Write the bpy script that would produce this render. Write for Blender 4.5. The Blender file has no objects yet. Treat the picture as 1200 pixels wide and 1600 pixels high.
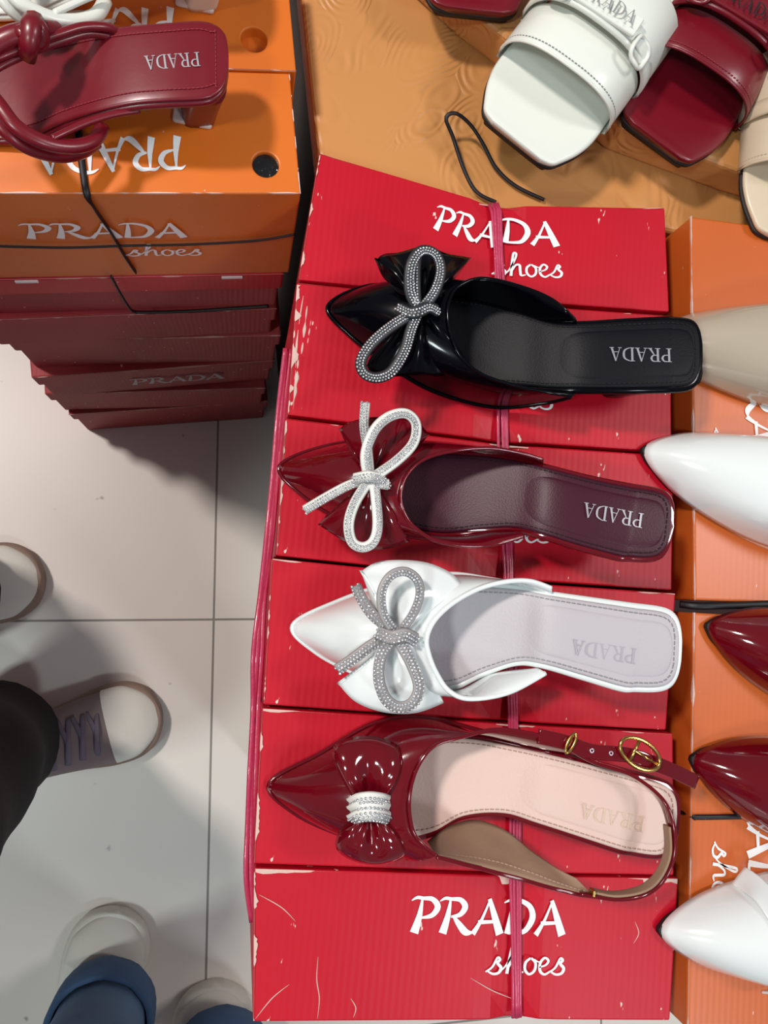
import bpy, math, random
from mathutils import Vector, Matrix, noise
random.seed(7)
V = Vector
C = bpy.context.scene.collection
# ------------------------------------------------------------------ camera
H = 1.20                                   # camera height above the floor (m)
FPX = 1200.0
ndir = V((-225, -121, -FPX)).normalized()   # straight down, in camera space
wz = -ndir
wx = V((6830, -797, -FPX)); wx = (wx - wx.dot(wz)*wz).normalized()
wy = wz.cross(wx)
R = Matrix((wx, wy, wz))                    # camera -> world
cam_d = bpy.data.cameras.new('camera'); cam = bpy.data.objects.new('camera', cam_d); C.objects.link(cam)
cam.matrix_world = Matrix.Translation((0, 0, H)) @ R.to_4x4()
cam_d.sensor_fit = 'VERTICAL'; cam_d.sensor_height = 36; cam_d.lens = 27; cam_d.clip_start = .01
sc = bpy.context.scene; sc.camera = cam
sc.view_settings.view_transform = 'Standard'; sc.view_settings.look = 'None'
sc.view_settings.gamma = 1; sc.view_settings.use_curve_mapping = False
sc.view_settings.exposure = -0.32
# ------------------------------------------------------------------ world + lights
w = bpy.data.worlds.new('world'); sc.world = w; w.use_nodes = True
w.node_tree.nodes['Background'].inputs[0].default_value = (.80, .84, .90, 1)
w.node_tree.nodes['Background'].inputs[1].default_value = .27

def area(name, loc, target, sx, sy, power, col):
    d = bpy.data.lights.new(name, 'AREA'); d.shape = 'RECTANGLE'; d.size = sx; d.size_y = sy
    d.energy = power; d.color = col
    o = bpy.data.objects.new(name, d); C.objects.link(o); o.location = loc
    o.rotation_euler = (V(target) - V(loc)).to_track_quat('-Z', 'Y').to_euler()
    return o
area('ceiling_lamp_warm', (-1.25, .66, 2.7), (.0, .1, .6), .22, .22, 54, (1, .91, .85))
area('ceiling_lamp_cool', (1.25, -1.35, 2.8), (.1, -.1, .6), .30, .30, 17, (.82, .93, 1))
area('ceiling_lamp_left', (-1.15, -.80, 2.8), (-.2, -.3, 0), .28, .28, 26, (.86, .97, .94))
area('ceiling_panel', (1.75, .45, 2.9), (.3, 0, .6), .5, .4, 26, (1, .95, .93))

# ------------------------------------------------------------------ helpers
def W(px, py, z):
    r = R @ V((px-600, -(py-800), -FPX))
    t = (z-H)/r.z
    return V((r.x*t, r.y*t, z))
def WP(px, py, p, n):
    r = R @ V((px-600, -(py-800), -FPX)); o = V((0, 0, H))
    t = (p-o).dot(n)/r.dot(n)
    return o + r*t
def cr(pts, n, closed=False):
    """Catmull-Rom resample of tuples to n points, by chord length"""
    P = [tuple(p) for p in pts]; k = len(P); D = len(P[0])
    seg = k if closed else k-1
    def g(i): return P[i % k] if closed else P[max(0, min(k-1, i))]
    fine = []; M = 14
    for s in range(seg):
        a, b, c, d = g(s-1), g(s), g(s+1), g(s+2)
        for j in range(M):
            t = j/M
            fine.append(tuple(.5*(2*b[m]+(c[m]-a[m])*t+(2*a[m]-5*b[m]+4*c[m]-d[m])*t*t+(3*b[m]-a[m]-3*c[m]+d[m])*t**3) for m in range(D)))
    fine.append(g(seg))
    q = min(3, D)
    L = [0]
    for i in range(1, len(fine)): L.append(L[-1]+math.dist(fine[i][:q], fine[i-1][:q]))
    out = []; j = 0; m = n if closed else n-1
    for i in range(n):
        t = L[-1]*i/m
        while j < len(L)-2 and L[j+1] < t: j += 1
        f = 0 if L[j+1] == L[j] else (t-L[j])/(L[j+1]-L[j])
        out.append(tuple(fine[j][x]+(fine[j+1][x]-fine[j][x])*f for x in range(D)))
    return out
def crp(pts, m):
    """Catmull-Rom with m samples per segment (keeps pairing), no length reparametrisation"""
    k = len(pts); D = len(pts[0]); o = []
    for s in range(k-1):
        a, b, c, d = pts[max(0, s-1)], pts[s], pts[s+1], pts[min(k-1, s+2)]
        for j in range(m):
            t = j/m
            o.append(tuple(.5*(2*b[q]+(c[q]-a[q])*t+(2*a[q]-5*b[q]+4*c[q]-d[q])*t*t+(3*b[q]-a[q]-3*c[q]+d[q])*t**3) for q in range(D)))
    o.append(tuple(pts[-1])); return o
def lin(c):
    return tuple((x/12.92 if x <= .04045 else ((x+.055)/1.055)**2.4) for x in [v/255 for v in c]) + (1,)

def pm(name, col, rough=.5, coat=0, metal=0, bump=None, bs=.3, scale=50, var=0, wear=0, spec=.5, coatr=.05, tex='OBJECT', bdist=.001, trans=0, sub=0):
    m = bpy.data.materials.new(name); m.use_nodes = True; nt = m.node_tree; N = nt.nodes; b = N['Principled BSDF']
    c = lin(col); b.inputs['Base Color'].default_value = c; b.inputs['Roughness'].default_value = rough
    b.inputs['Metallic'].default_value = metal; b.inputs['Coat Weight'].default_value = coat; b.inputs['Coat Roughness'].default_value = coatr
    b.inputs['Specular IOR Level'].default_value = spec
    if sub: b.inputs['Subsurface Weight'].default_value = sub; b.inputs['Subsurface Scale'].default_value = .01
    tc = N.new('ShaderNodeTexCoord'); src = tc.outputs['Object']
    if var or wear:
        n = N.new('ShaderNodeTexNoise'); n.inputs['Scale'].default_value = 14; n.inputs['Detail'].default_value = 6; nt.links.new(src, n.inputs['Vector'])
        mx = N.new('ShaderNodeMix'); mx.data_type = 'RGBA'
        mx.inputs[6].default_value = tuple(x*(1-var) for x in c[:3])+(1,); mx.inputs[7].default_value = tuple(min(1, x*(1+var)) for x in c[:3])+(1,)
        nt.links.new(n.outputs['Fac'], mx.inputs[0]); out = mx.outputs[2]
        if wear:
            n2 = N.new('ShaderNodeTexNoise'); n2.inputs['Scale'].default_value = 120; n2.inputs['Detail'].default_value = 3; n2.inputs['Roughness'].default_value = .7
            mp = N.new('ShaderNodeMapping'); mp.inputs['Scale'].default_value = (1, .35, 1); mp.inputs['Rotation'].default_value = (0, 0, .5)
            nt.links.new(src, mp.inputs[0]); nt.links.new(mp.outputs[0], n2.inputs['Vector'])
            rp = N.new('ShaderNodeValToRGB'); rp.color_ramp.elements[0].position = .735-wear*.05; rp.color_ramp.elements[1].position = .76-wear*.05
            nt.links.new(n2.outputs['Fac'], rp.inputs[0])
            m2 = N.new('ShaderNodeMix'); m2.data_type = 'RGBA'; nt.links.new(rp.outputs[0], m2.inputs[0]); nt.links.new(out, m2.inputs[6])
            m2.inputs[7].default_value = lin((226, 200, 190)); out = m2.outputs[2]
        nt.links.new(out, b.inputs['Base Color'])
    if bump:
        bp = N.new('ShaderNodeBump'); bp.inputs['Strength'].default_value = bs; bp.inputs['Distance'].default_value = bdist
        if bump == 'noise':
            t = N.new('ShaderNodeTexNoise'); t.inputs['Scale'].default_value = scale; t.inputs['Detail'].default_value = 4; o = t.outputs['Fac']; nt.links.new(src, t.inputs['Vector'])
        elif bump == 'leather':
            t = N.new('ShaderNodeTexVoronoi'); t.inputs['Scale'].default_value = scale; o = t.outputs['Distance']; nt.links.new(src, t.inputs['Vector'])
        elif bump in ('flute', 'flute_y'):
            t = N.new('ShaderNodeTexWave'); t.bands_direction = 'X' if bump == 'flute' else 'Y'; t.inputs['Scale'].default_value = scale; t.inputs['Distortion'].default_value = .6
            t.inputs['Detail'].default_value = 1; t.inputs['Detail Scale'].default_value = 12
            nt.links.new(src, t.inputs['Vector'])
            n3 = N.new('ShaderNodeTexNoise'); n3.inputs['Scale'].default_value = 9; nt.links.new(src, n3.inputs['Vector'])
            mm = N.new('ShaderNodeMath'); mm.operation = 'MULTIPLY'; nt.links.new(t.outputs['Fac'], mm.inputs[0]); nt.links.new(n3.outputs['Fac'], mm.inputs[1]); 
            ad = N.new('ShaderNodeMath'); ad.operation = 'MULTIPLY_ADD'; ad.inputs[1].default_value = 3.0
            nt.links.new(n3.outputs['Fac'], ad.inputs[0]); nt.links.new(mm.outputs[0], ad.inputs[2]); o = ad.outputs[0]
        nt.links.new(o, bp.inputs['Height']); nt.links.new(bp.outputs[0], b.inputs['Normal'])
    return m

M = {}
M['red'] = pm('red_card', (186, 6, 34), .45, .05, spec=.35, bump='flute', bs=.10, scale=70, var=.10, wear=.9, coatr=.35)
M['red_old'] = pm('worn_red_card', (160, 52, 56), .6, 0, bump='flute', bs=.2, scale=70, var=.2, wear=.9)
M['orange'] = pm('orange_card', (196, 94, 34), .38, .25, bump='flute', bs=.08, scale=70, var=.12, wear=.5, coatr=.35)
M['orange_side'] = pm('orange_card_flat', (214, 108, 24), .45, .1, bump='noise', bs=.1, scale=60, var=.1, wear=.5, coatr=.35)
M['torn'] = pm('torn_paper', (214, 180, 170), .9, bump='noise', bs=.6, scale=400)
M['card_in'] = pm('grey_card_inside', (70, 52, 46), .9)
M['ink'] = pm('white_print', (238, 238, 240), .45, .1)
M['patent_black'] = pm('black_patent', (5, 5, 10), .20, .40, spec=.08, coatr=.09, bump='noise', bs=.12, scale=45)
M['patent_burg'] = pm('burgundy_patent', (100, 5, 20), .14, .9, spec=.2, bump='noise', bs=.12, scale=45)
M['patent_white'] = pm('white_patent', (232, 238, 238), .16, .9, spec=.5, bump='noise', bs=.1, scale=45)
M['patent_beige'] = pm('beige_patent', (178, 166, 148), .18, .8, spec=.5)
M['patent_black'].node_tree.nodes['Principled BSDF'].inputs['Coat IOR'].default_value = 1.38
M['leather_black'] = pm('black_insole', (12, 12, 18), .5, spec=.2, bump='leather', bs=.07, scale=900)
M['leather_plum'] = pm('plum_insole', (62, 18, 36), .42, spec=.3, bump='leather', bs=.07, scale=900)
M['leather_grey'] = pm('pale_insole', (184, 178, 184), .5, bump='leather', bs=.1, scale=700)
M['leather_pink'] = pm('blush_insole', (214, 186, 176), .5, bump='leather', bs=.1, scale=700)
M['lining'] = pm('tan_lining', (150, 120, 98), .7, bump='noise', bs=.5, scale=90)
M['leather_burg'] = pm('burgundy_leather', (112, 10, 28), .34, .25, bump='noise', bs=.15, scale=60, coatr=.2)
M['leather_white'] = pm('cream_white_leather', (226, 230, 222), .36, .2, bump='noise', bs=.15, scale=60, coatr=.2)
M['leather_cream'] = pm('cream_leather', (214, 198, 172), .4, .2, bump='noise', bs=.15, scale=60, coatr=.2)
M['outsole'] = pm('black_outsole', (20, 16, 18), .6)
M['thread_dark'] = pm('dark_thread', (18, 10, 14), .8)
M['thread_red'] = pm('red_thread', (150, 40, 55), .7)
M['thread_shade_grey'] = pm('grey_thread_and_letter_shade', (140, 142, 142), .8)  # stitching, plus the painted shade of the white sandal's cut-out letters
M['thread_tan'] = pm('tan_thread', (176, 146, 130), .7)
M['emboss'] = pm('embossed_grey', (168, 164, 174), .4)
M['pale_gold'] = pm('worn_gold_foil', (240, 214, 190), .35, metal=.5)
M['silver'] = pm('silver_foil', (215, 215, 222), .3, metal=.85)
M['gold'] = pm('gold_metal', (205, 165, 95), .22, metal=1)
M['stone'] = pm('rhinestone', (214, 216, 220), .10, coat=1, metal=.75)
M['ribbon_white'] = pm('white_ribbon', (225, 225, 220), .5)
M['ribbon_black'] = pm('black_ribbon', (40, 42, 46), .5)
M['ribbon_grey'] = pm('grey_ribbon', (160, 155, 155), .5)
M['pink'] = pm('pink_twine', (186, 50, 88), .35, .3, bump='noise', bs=.5, scale=200)
M['black_cord'] = pm('black_cord', (16, 16, 22), .5)
M['heel_clear'] = pm('pale_heel', (214, 196, 190), .25, .6)
M['rubber_white'] = pm('white_rubber', (222, 218, 208), .6)
M['rubber_tan'] = pm('tan_rubber', (150, 126, 112), .65)
M['canvas_white'] = pm('white_canvas', (236, 234, 224), .8, bump='noise', bs=.3, scale=250)
M['canvas_grey'] = pm('grey_suede', (150, 132, 132), .85, bump='noise', bs=.3, scale=250)
M['lace'] = pm('mauve_lace', (128, 118, 135), .8)
M['black_cloth'] = pm('black_cloth', (10, 11, 15), .9, bump='noise', bs=.4, scale=60)
M['denim'] = pm('blue_denim', (84, 112, 146), .85, bump='noise', bs=.5, scale=300, var=.35)
M['denim_dark'] = pm('denim_hem', (62, 90, 126), .85, bump='noise', bs=.5, scale=300, var=.3)
M['skin'] = pm('skin', (190, 140, 112), .5, sub=.1)
M['hair'] = pm('dark_hair', (22, 16, 14), .5)
M['shirt'] = pm('grey_shirt', (90, 92, 96), .85)
M['plinth'] = pm('plinth_dark', (58, 30, 26), .7)
M['steel'] = pm('brushed_steel', (190, 180, 165), .25, metal=1)

def floor_mat():
    m = bpy.data.materials.new('glazed_tile'); m.use_nodes = True; nt = m.node_tree; N = nt.nodes; b = N['Principled BSDF']
    tc = N.new('ShaderNodeTexCoord'); mp = N.new('ShaderNodeMapping')
    br = N.new('ShaderNodeTexBrick'); br.offset = 0; br.squash = 1
    br.inputs['Scale'].default_value = 1; br.inputs['Mortar Size'].default_value = .0019; br.inputs['Mortar Smooth'].default_value = .3
    br.inputs['Brick Width'].default_value = .61; br.inputs['Row Height'].default_value = .61
    br.inputs['Color1'].default_value = lin((236, 228, 220)); br.inputs['Color2'].default_value = lin((232, 225, 217)); br.inputs['Mortar'].default_value = lin((142, 136, 130))
    a = W(334, 968, 0); d = W(321, 1560, 0) - a
    ang = math.atan2(d.x, -d.y)
    mp.vector_type = 'TEXTURE'; mp.inputs['Location'].default_value = (a.x, a.y, 0); mp.inputs['Rotation'].default_value = (0, 0, ang)
    nt.links.new(tc.outputs['Object'], mp.inputs[0]); nt.links.new(mp.outputs[0], br.inputs['Vector'])
    n = N.new('ShaderNodeTexNoise'); n.inputs['Scale'].default_value = 38; nt.links.new(tc.outputs['Object'], n.inputs['Vector'])
    rp = N.new('ShaderNodeValToRGB'); rp.color_ramp.elements[0].position = .73; rp.color_ramp.elements[1].position = .80
    nt.links.new(n.outputs['Fac'], rp.inputs[0])
    mx = N.new('ShaderNodeMix'); mx.data_type = 'RGBA'; nt.links.new(rp.outputs[0], mx.inputs[0]); nt.links.new(br.outputs['Color'], mx.inputs[6]); mx.inputs[7].default_value = lin((150, 146, 140))
    nt.links.new(mx.outputs[2], b.inputs['Base Color'])
    b.inputs['Roughness'].default_value = .38
    return m
M['floor'] = floor_mat()
def cloth_mat():
    m = bpy.data.materials.new('embossed_cover'); m.use_nodes = True; nt = m.node_tree; N = nt.nodes; b = N['Principled BSDF']
    b.inputs['Base Color'].default_value = lin((198, 138, 80)); b.inputs['Roughness'].default_value = .42
    tc = N.new('ShaderNodeTexCoord')
    ns = N.new('ShaderNodeTexNoise'); ns.inputs['Scale'].default_value = 7; ns.inputs['Detail'].default_value = 1; nt.links.new(tc.outputs['Object'], ns.inputs['Vector'])
    mu = N.new('ShaderNodeVectorMath'); mu.operation = 'SCALE'; mu.inputs['Scale'].default_value = .17; nt.links.new(ns.outputs['Color'], mu.inputs[0])
    ad = N.new('ShaderNodeVectorMath'); nt.links.new(tc.outputs['Object'], ad.inputs[0]); nt.links.new(mu.outputs[0], ad.inputs[1])
    vo = N.new('ShaderNodeTexVoronoi'); vo.inputs['Scale'].default_value = 19; nt.links.new(ad.outputs[0], vo.inputs['Vector'])
    m1 = N.new('ShaderNodeMath'); m1.operation = 'MULTIPLY'; m1.inputs[1].default_value = 58; nt.links.new(vo.outputs['Distance'], m1.inputs[0])
    sn = N.new('ShaderNodeMath'); sn.operation = 'SINE'; nt.links.new(m1.outputs[0], sn.inputs[0])
    n2 = N.new('ShaderNodeTexNoise'); n2.inputs['Scale'].default_value = 16; nt.links.new(tc.outputs['Object'], n2.inputs['Vector'])
    rp = N.new('ShaderNodeValToRGB'); rp.color_ramp.elements[0].position = .46; rp.color_ramp.elements[1].position = .60; nt.links.new(n2.outputs['Fac'], rp.inputs[0])
    mm = N.new('ShaderNodeMath'); mm.operation = 'MULTIPLY'; nt.links.new(sn.outputs[0], mm.inputs[0]); nt.links.new(rp.outputs[0], mm.inputs[1])
    bp = N.new('ShaderNodeBump'); bp.inputs['Strength'].default_value = .5; bp.inputs['Distance'].default_value = .0009
    nt.links.new(mm.outputs[0], bp.inputs['Height']); nt.links.new(bp.outputs[0], b.inputs['Normal'])
    return m
M['cover'] = cloth_mat()

ROOT = {}
def thing(name, label, cat, loc, rot=0, group=None):
    o = bpy.data.objects.new(name, None); C.objects.link(o); o.empty_display_size = .02
    o.location = loc; o.rotation_euler = (0, 0, rot); o['label'] = label; o['category'] = cat
    if group: o['group'] = group
    ROOT[o] = Matrix.Translation(loc) @ Matrix.Rotation(rot, 4, 'Z')
    return o
def rootmat(p):
    while p is not None and p not in ROOT: p = p.parent
    return ROOT.get(p)
def mesh(name, vs, fs, mat, parent=None, smooth=True, local=False, mats=None, mi=None, doubles=0):
    vs = [V(v) for v in vs]
    if parent is not None and not local:
        inv = rootmat(parent)
        if inv is not None:
            inv = inv.inverted(); vs = [inv @ v for v in vs]
    d = bpy.data.meshes.new(name); d.from_pydata([tuple(v) for v in vs], [], fs)
    for m in (mats or [mat]): d.materials.append(m if not isinstance(m, str) else M[m])
    if mi: d.polygons.foreach_set('material_index', mi)
    d.validate(); d.update()
    import bmesh
    bm = bmesh.new(); bm.from_mesh(d)
    if doubles: bmesh.ops.remove_doubles(bm, verts=bm.verts, dist=doubles)
    bmesh.ops.recalc_face_normals(bm, faces=bm.faces)
    bm.to_mesh(d); bm.free()
    if smooth: d.polygons.foreach_set('use_smooth', [True]*len(d.polygons))
    o = bpy.data.objects.new(name, d); C.objects.link(o)
    if parent is not None: o.parent = parent
    return o
def top(name, label, cat, o, group=None):
    """turn a parentless mesh (world coords) into a top-level thing with its origin at its base"""
    vs = o.data.vertices; n = len(vs)
    c = V((sum(v.co.x for v in vs)/n, sum(v.co.y for v in vs)/n, min(v.co.z for v in vs)))
    for v in vs: v.co -= c
    o.location = c; o.name = name; o['label'] = label; o['category'] = cat
    if group: o['group'] = group
    return o
class G:
    def __init__(s): s.v = []; s.f = []; s.m = []
    def grid(s, rows, closed_u=False, closed_v=False, m=0, cap0=False, cap1=False):
        b = len(s.v); nr = len(rows); nc = len(rows[0])
        for r in rows: s.v += [V(p) for p in r]
        for i in range(nr if closed_u else nr-1):
            for j in range(nc if closed_v else nc-1):
                i2 = (i+1) % nr; j2 = (j+1) % nc
                s.f.append((b+i*nc+j, b+i*nc+j2, b+i2*nc+j2, b+i2*nc+j)); s.m.append(m)
        if cap0: s.f.append(tuple(b+j for j in range(nc))[::-1]); s.m.append(m)
        if cap1: s.f.append(tuple(b+(nr-1)*nc+j for j in range(nc))); s.m.append(m)
    def sweep(s, path, w, h, sides=10, up=V((0, 0, 1)), closed=False, m=0, rect=False, taper=None):
        P = [V(p[:3]) for p in path]; n = len(P); rows = []
        for i in range(n):
            a = P[(i-1) % n] if closed else P[max(0, i-1)]; c = P[(i+1) % n] if closed else P[min(n-1, i+1)]
            T = (c-a).normalized(); S = T.cross(up)
            if S.length < 1e-4: S = V((1, 0, 0))
            S.normalize(); U = S.cross(T)
            k = taper(i/(n-1)) if taper else 1
            row = []
            for j in range(sides):
                t = 2*math.pi*j/sides + (math.pi/sides if rect else 0)
                x, y = math.cos(t), math.sin(t)
                if rect:
                    e = .35; x = math.copysign(abs(x)**e, x); y = math.copysign(abs(y)**e, y)
                row.append(P[i]+S*x*w*k+U*y*h*k)
            rows.append(row)
        s.grid(rows, closed_u=closed, closed_v=True, m=m, cap0=not closed, cap1=not closed)
    def box(s, c, ex, ey, ez, m=0):
        b = len(s.v)
        for a in (-1, 1):
            for d in (-1, 1):
                for e in (-1, 1): s.v.append(V(c)+a*ex+d*ey+e*ez)
        for f in ((0, 1, 3, 2), (4, 6, 7, 5), (0, 4, 5, 1), (2, 3, 7, 6), (0, 2, 6, 4), (1, 5, 7, 3)):
            s.f.append(tuple(b+i for i in f)); s.m.append(m)
    def ico(s, c, r, m=0):
        b = len(s.v); t = (1+5**.5)/2; k = r/(1+t*t)**.5
        a = random.random()*6; ca, sa = math.cos(a), math.sin(a)
        for x, y, z in ((-1,t,0),(1,t,0),(-1,-t,0),(1,-t,0),(0,-1,t),(0,1,t),(0,-1,-t),(0,1,-t),(t,0,-1),(t,0,1),(-t,0,-1),(-t,0,1)):
            s.v.append(V(c)+V((x*ca-y*sa, x*sa+y*ca, z))*k)
        for f in ((0,11,5),(0,5,1),(0,1,7),(0,7,10),(0,10,11),(1,5,9),(5,11,4),(11,10,2),(10,7,6),(7,1,8),(3,9,4),(3,4,2),(3,2,6),(3,6,8),(3,8,9),(4,9,5),(2,4,11),(6,2,10),(8,6,7),(9,8,1)):
            s.f.append(tuple(b+i for i in f)); s.m.append(m)
    def make(s, name, mats, parent=None, smooth=True, local=False, doubles=0):
        if not isinstance(mats, (list, tuple)): mats = [mats]
        return mesh(name, s.v, s.f, None, parent, smooth, local, mats, s.m, doubles)

def bevel(o, w=.0015, seg=2):
    b = o.modifiers.new('bevel', 'BEVEL'); b.width = w; b.segments = seg; b.limit_method = 'ANGLE'; b.angle_limit = .6
    return o
def solid(o, t=.0015, off=-1):
    b = o.modifiers.new('solid', 'SOLIDIFY'); b.thickness = t; b.offset = off; return o

# ------------------------------------------------------------------ lettering
CAL = {
 'P': (.88, [(0, [(.31,1,.05),(.26,.5,.17),(.13,0,.27)]), (1, [(-.02,.90,.03),(.14,.985,.09),(.34,.97,.10),(.62,.95,.14),(.80,.74,.19),(.64,.50,.14),(.30,.42,.05)])]),
 'R': (1.04, [(0, [(.31,1,.05),(.26,.5,.17),(.13,0,.25)]), (1, [(-.02,.90,.03),(.14,.985,.09),(.34,.97,.10),(.62,.95,.14),(.78,.76,.19),(.64,.54,.14),(.36,.47,.06)]),
              (1, [(.42,.50,.06),(.62,.27,.17),(.85,.05,.2),(1.08,.04,.04)])]),
 'A': (1.0, [(0, [(.04,0,.17),(.30,.42,.09),(.52,.98,.06)]), (0, [(.50,1,.12),(.70,.5,.2),(.90,0,.25)]), (0, [(.18,.33,.12),(.72,.36,.09)])]),
 'D': (1.02, [(0, [(.27,.97,.07),(.22,.5,.16),(.14,.02,.2)]), (1, [(-.02,.90,.03),(.2,.985,.09),(.5,.97,.12),(.82,.80,.16),(.92,.48,.2),(.72,.13,.15),(.45,.05,.1),(.14,.05,.08)])]),
}
SER = {
 'P': (.80, [(0, [(.2,0,.15),(.2,1,.15)]), (0, [(.02,.02,.05),(.4,.02,.05)]), (0, [(.02,.98,.05),(.3,.98,.05)]), (1, [(.25,.97,.05),(.55,.95,.09),(.68,.74,.15),(.55,.53,.09),(.25,.50,.05)])]),
 'R': (.92, [(0, [(.2,0,.15),(.2,1,.15)]), (0, [(.02,.02,.05),(.4,.02,.05)]), (0, [(.02,.98,.05),(.3,.98,.05)]), (1, [(.25,.97,.05),(.55,.95,.09),(.66,.76,.15),(.55,.55,.09),(.25,.52,.05)]), (0, [(.45,.52,.06),(.74,.02,.16)]), (0, [(.6,.02,.05),(.9,.02,.05)])]),
 'A': (.90, [(0, [(.14,.02,.05),(.45,.98,.05)]), (0, [(.45,1,.10),(.72,.02,.16)]), (0, [(.24,.33,.05),(.62,.33,.05)]), (0, [(.02,.02,.05),(.28,.02,.05)]), (0, [(.56,.02,.05),(.88,.02,.05)])]),
 'D': (.92, [(0, [(.2,0,.15),(.2,1,.15)]), (0, [(.02,.98,.05),(.3,.98,.05)]), (1, [(.05,.02,.05),(.4,.03,.06),(.72,.2,.12),(.80,.5,.16),(.72,.8,.12),(.4,.97,.06),(.2,.98,.05)])]),
}
def _sh():
    s = [(0,.12,.10),(.35,.42,.12),(.60,.98,.12),(.74,.86,.15),(.62,.66,.16),(.82,.38,.17),(.72,.08,.16),(.42,0,.14),(.14,.14,.1)]
    S = [(1, s), (1, [(.78,.14,.08),(1.1,.55,.1),(1.48,1.4,.12),(1.56,1.82,.14),(1.40,1.84,.14),(1.28,1.1,.16),(1.16,.02,.17)]),
         (1, [(1.2,.35,.1),(1.48,.88,.13),(1.72,.9,.16),(1.74,.45,.16),(1.78,.08,.15),(2.06,.14,.08)]),
         (1, [(2.42,.98,.13),(2.16,.72,.15),(2.14,.28,.15),(2.38,0,.14),(2.66,.22,.15),(2.70,.68,.15),(2.44,.98,.13)]), (1, [(2.6,.9,.1),(2.8,.78,.08),(2.98,.72,.06)]),
         (1, [(2.92,.42,.08),(3.28,.58,.12),(3.40,.84,.14),(3.18,1,.14),(2.96,.68,.15),(2.98,.2,.16),(3.24,0,.14),(3.54,.2,.1)])]
    S.append((1, [(x+3.46, y, w) for x, y, w in s[:]]))
    return S
SHOES = _sh()
def strokes(text, font, adv=1):
    o = []; x = 0
    for ch in text:
        a, ss = font[ch]
        for k, st in ss: o.append((k, [(px+x, py, pw) for px, py, pw in st]))
        x += a*adv
    return o, x
def lettering(name, ss, width_units, O, ex, ey, size, mat, parent, local=False, th=.00035, ylen=None, clip=None):
    """ss strokes in cap units; O origin, ex/ey unit vectors in plane, size = metres per unit (x), ylen per unit (y)"""
    g = G(); n = ex.cross(ey).normalized(); yl = ylen or size
    lay = 0
    for k, st in ss:
        pts = crp(st, 6) if k else crp(st, 2)
        lay += 1
        a = []; b = []
        for i, p in enumerate(pts):
            q = pts[max(0, i-1)]; r = pts[min(len(pts)-1, i+1)]
            t = V((r[0]-q[0], r[1]-q[1])); t = t.normalized() if t.length else V((1, 0)); nn = V((-t.y, t.x))
            w = p[2]*.5
            for s_, L in ((1, a), (-1, b)):
                x, y = p[0]+nn.x*w*s_, p[1]+nn.y*w*s_
                L.append(O+ex*x*size+ey*y*yl+n*(th+lay*.00002))
        g.grid([a, b])
    return g.make(name, mat, parent, smooth=False, local=local)

# ------------------------------------------------------------------ loft pieces
def slab(g, pairs, t, n=60, K=20, ex=.45, closed_end=True, m=0, up=V((0, 0, 1)), inset=0, lift=0, bulge=0):
    """pairs: (L xyz, R xyz) along the length"""
    flat = crp([tuple(a)+tuple(b) for a, b in pairs], max(2, n//len(pairs)))
    rows = []
    for r in flat:
        a, b = V(r[:3]), V(r[3:6])
        d = (b-a); wd = d.length
        if inset: 
            k = min(.45, inset/max(wd, 1e-5)); a, b = a+d*k, b-d*k
        c = (a+b)/2; h = (b-a)/2; row = []
        for j in range(K):
            th = 2*math.pi*j/K
            x, y = math.cos(th), math.sin(th)
            xx = math.copysign(abs(x)**ex, x); yy = math.copysign(abs(y)**ex, y)
            row.append(c+h*xx+up*(yy*t+lift+bulge*(1-xx*xx if y > 0 else 0)))
        rows.append(row)
    g.grid(rows, closed_v=True, m=m, cap0=True, cap1=True)
def ring(g, pairs, n=10, K=18, m=0, wr=0, seed=0):
    """pairs: (outer xyz, rim xyz) from one side round the toe to the other; quarter-ellipse walls"""
    flat = crp([tuple(a)+tuple(b) for a, b in pairs], n)
    rows = []
    for i, r in enumerate(flat):
        a, b = V(r[:3]), V(r[3:6]); row = []
        for j in range(K+1):
            t = (j/K)*math.pi/2
            hx = 1-math.cos(t); vz = math.sin(t)
            L = (b-a).to_2d().length
            if L > .03:      # long stretch over the toe: lower, fuller
                f = min(1, (L-.03)/.05)
                vz = (1-f)*vz + f*(.62*math.sin(t)**.8+.38*(j/K)**1.3)
                hx = (1-f)*hx + f*(.35*hx+.65*(j/K)**1.25)
            p = V((a.x+(b.x-a.x)*hx, a.y+(b.y-a.y)*hx, a.z+(b.z-a.z)*vz))
            if wr:
                q = noise.noise(p*42+V((seed, 0, 0)))
                p.z += wr*q*math.sin(2*t)
            row.append(p)
        rows.append(row)
    for it in range(30):
        new = [r[:] for r in rows]
        for i in range(1, len(rows)-1):
            for j in range(1, K):
                av = (rows[i-1][j]+rows[i+1][j]+rows[i][j-1]+rows[i][j+1])/4
                if (rows[i][-1]-rows[i][0]).length > .026: new[i][j] = rows[i][j].lerp(av, .55)
        rows = new
    g.grid(rows, m=m)
    return [V(r[3:6]) for r in flat], [V(r[:3]) for r in flat]
def dashes(g, path, step=.0032, L=.0011, w=.00028, h=.00025, m=0):
    P = [V(p) for p in path]
    tot = sum((P[i+1]-P[i]).length for i in range(len(P)-1)); n = max(2, int(tot/step))
    Q = cr([tuple(p) for p in P], n)
    for i in range(n-1):
        a, b = V(Q[i]), V(Q[i+1]); T = (b-a).normalized(); S = T.cross(V((0, 0, 1)))
        g.box(a, T*L, S*w, V((0, 0, h)), m)
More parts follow.
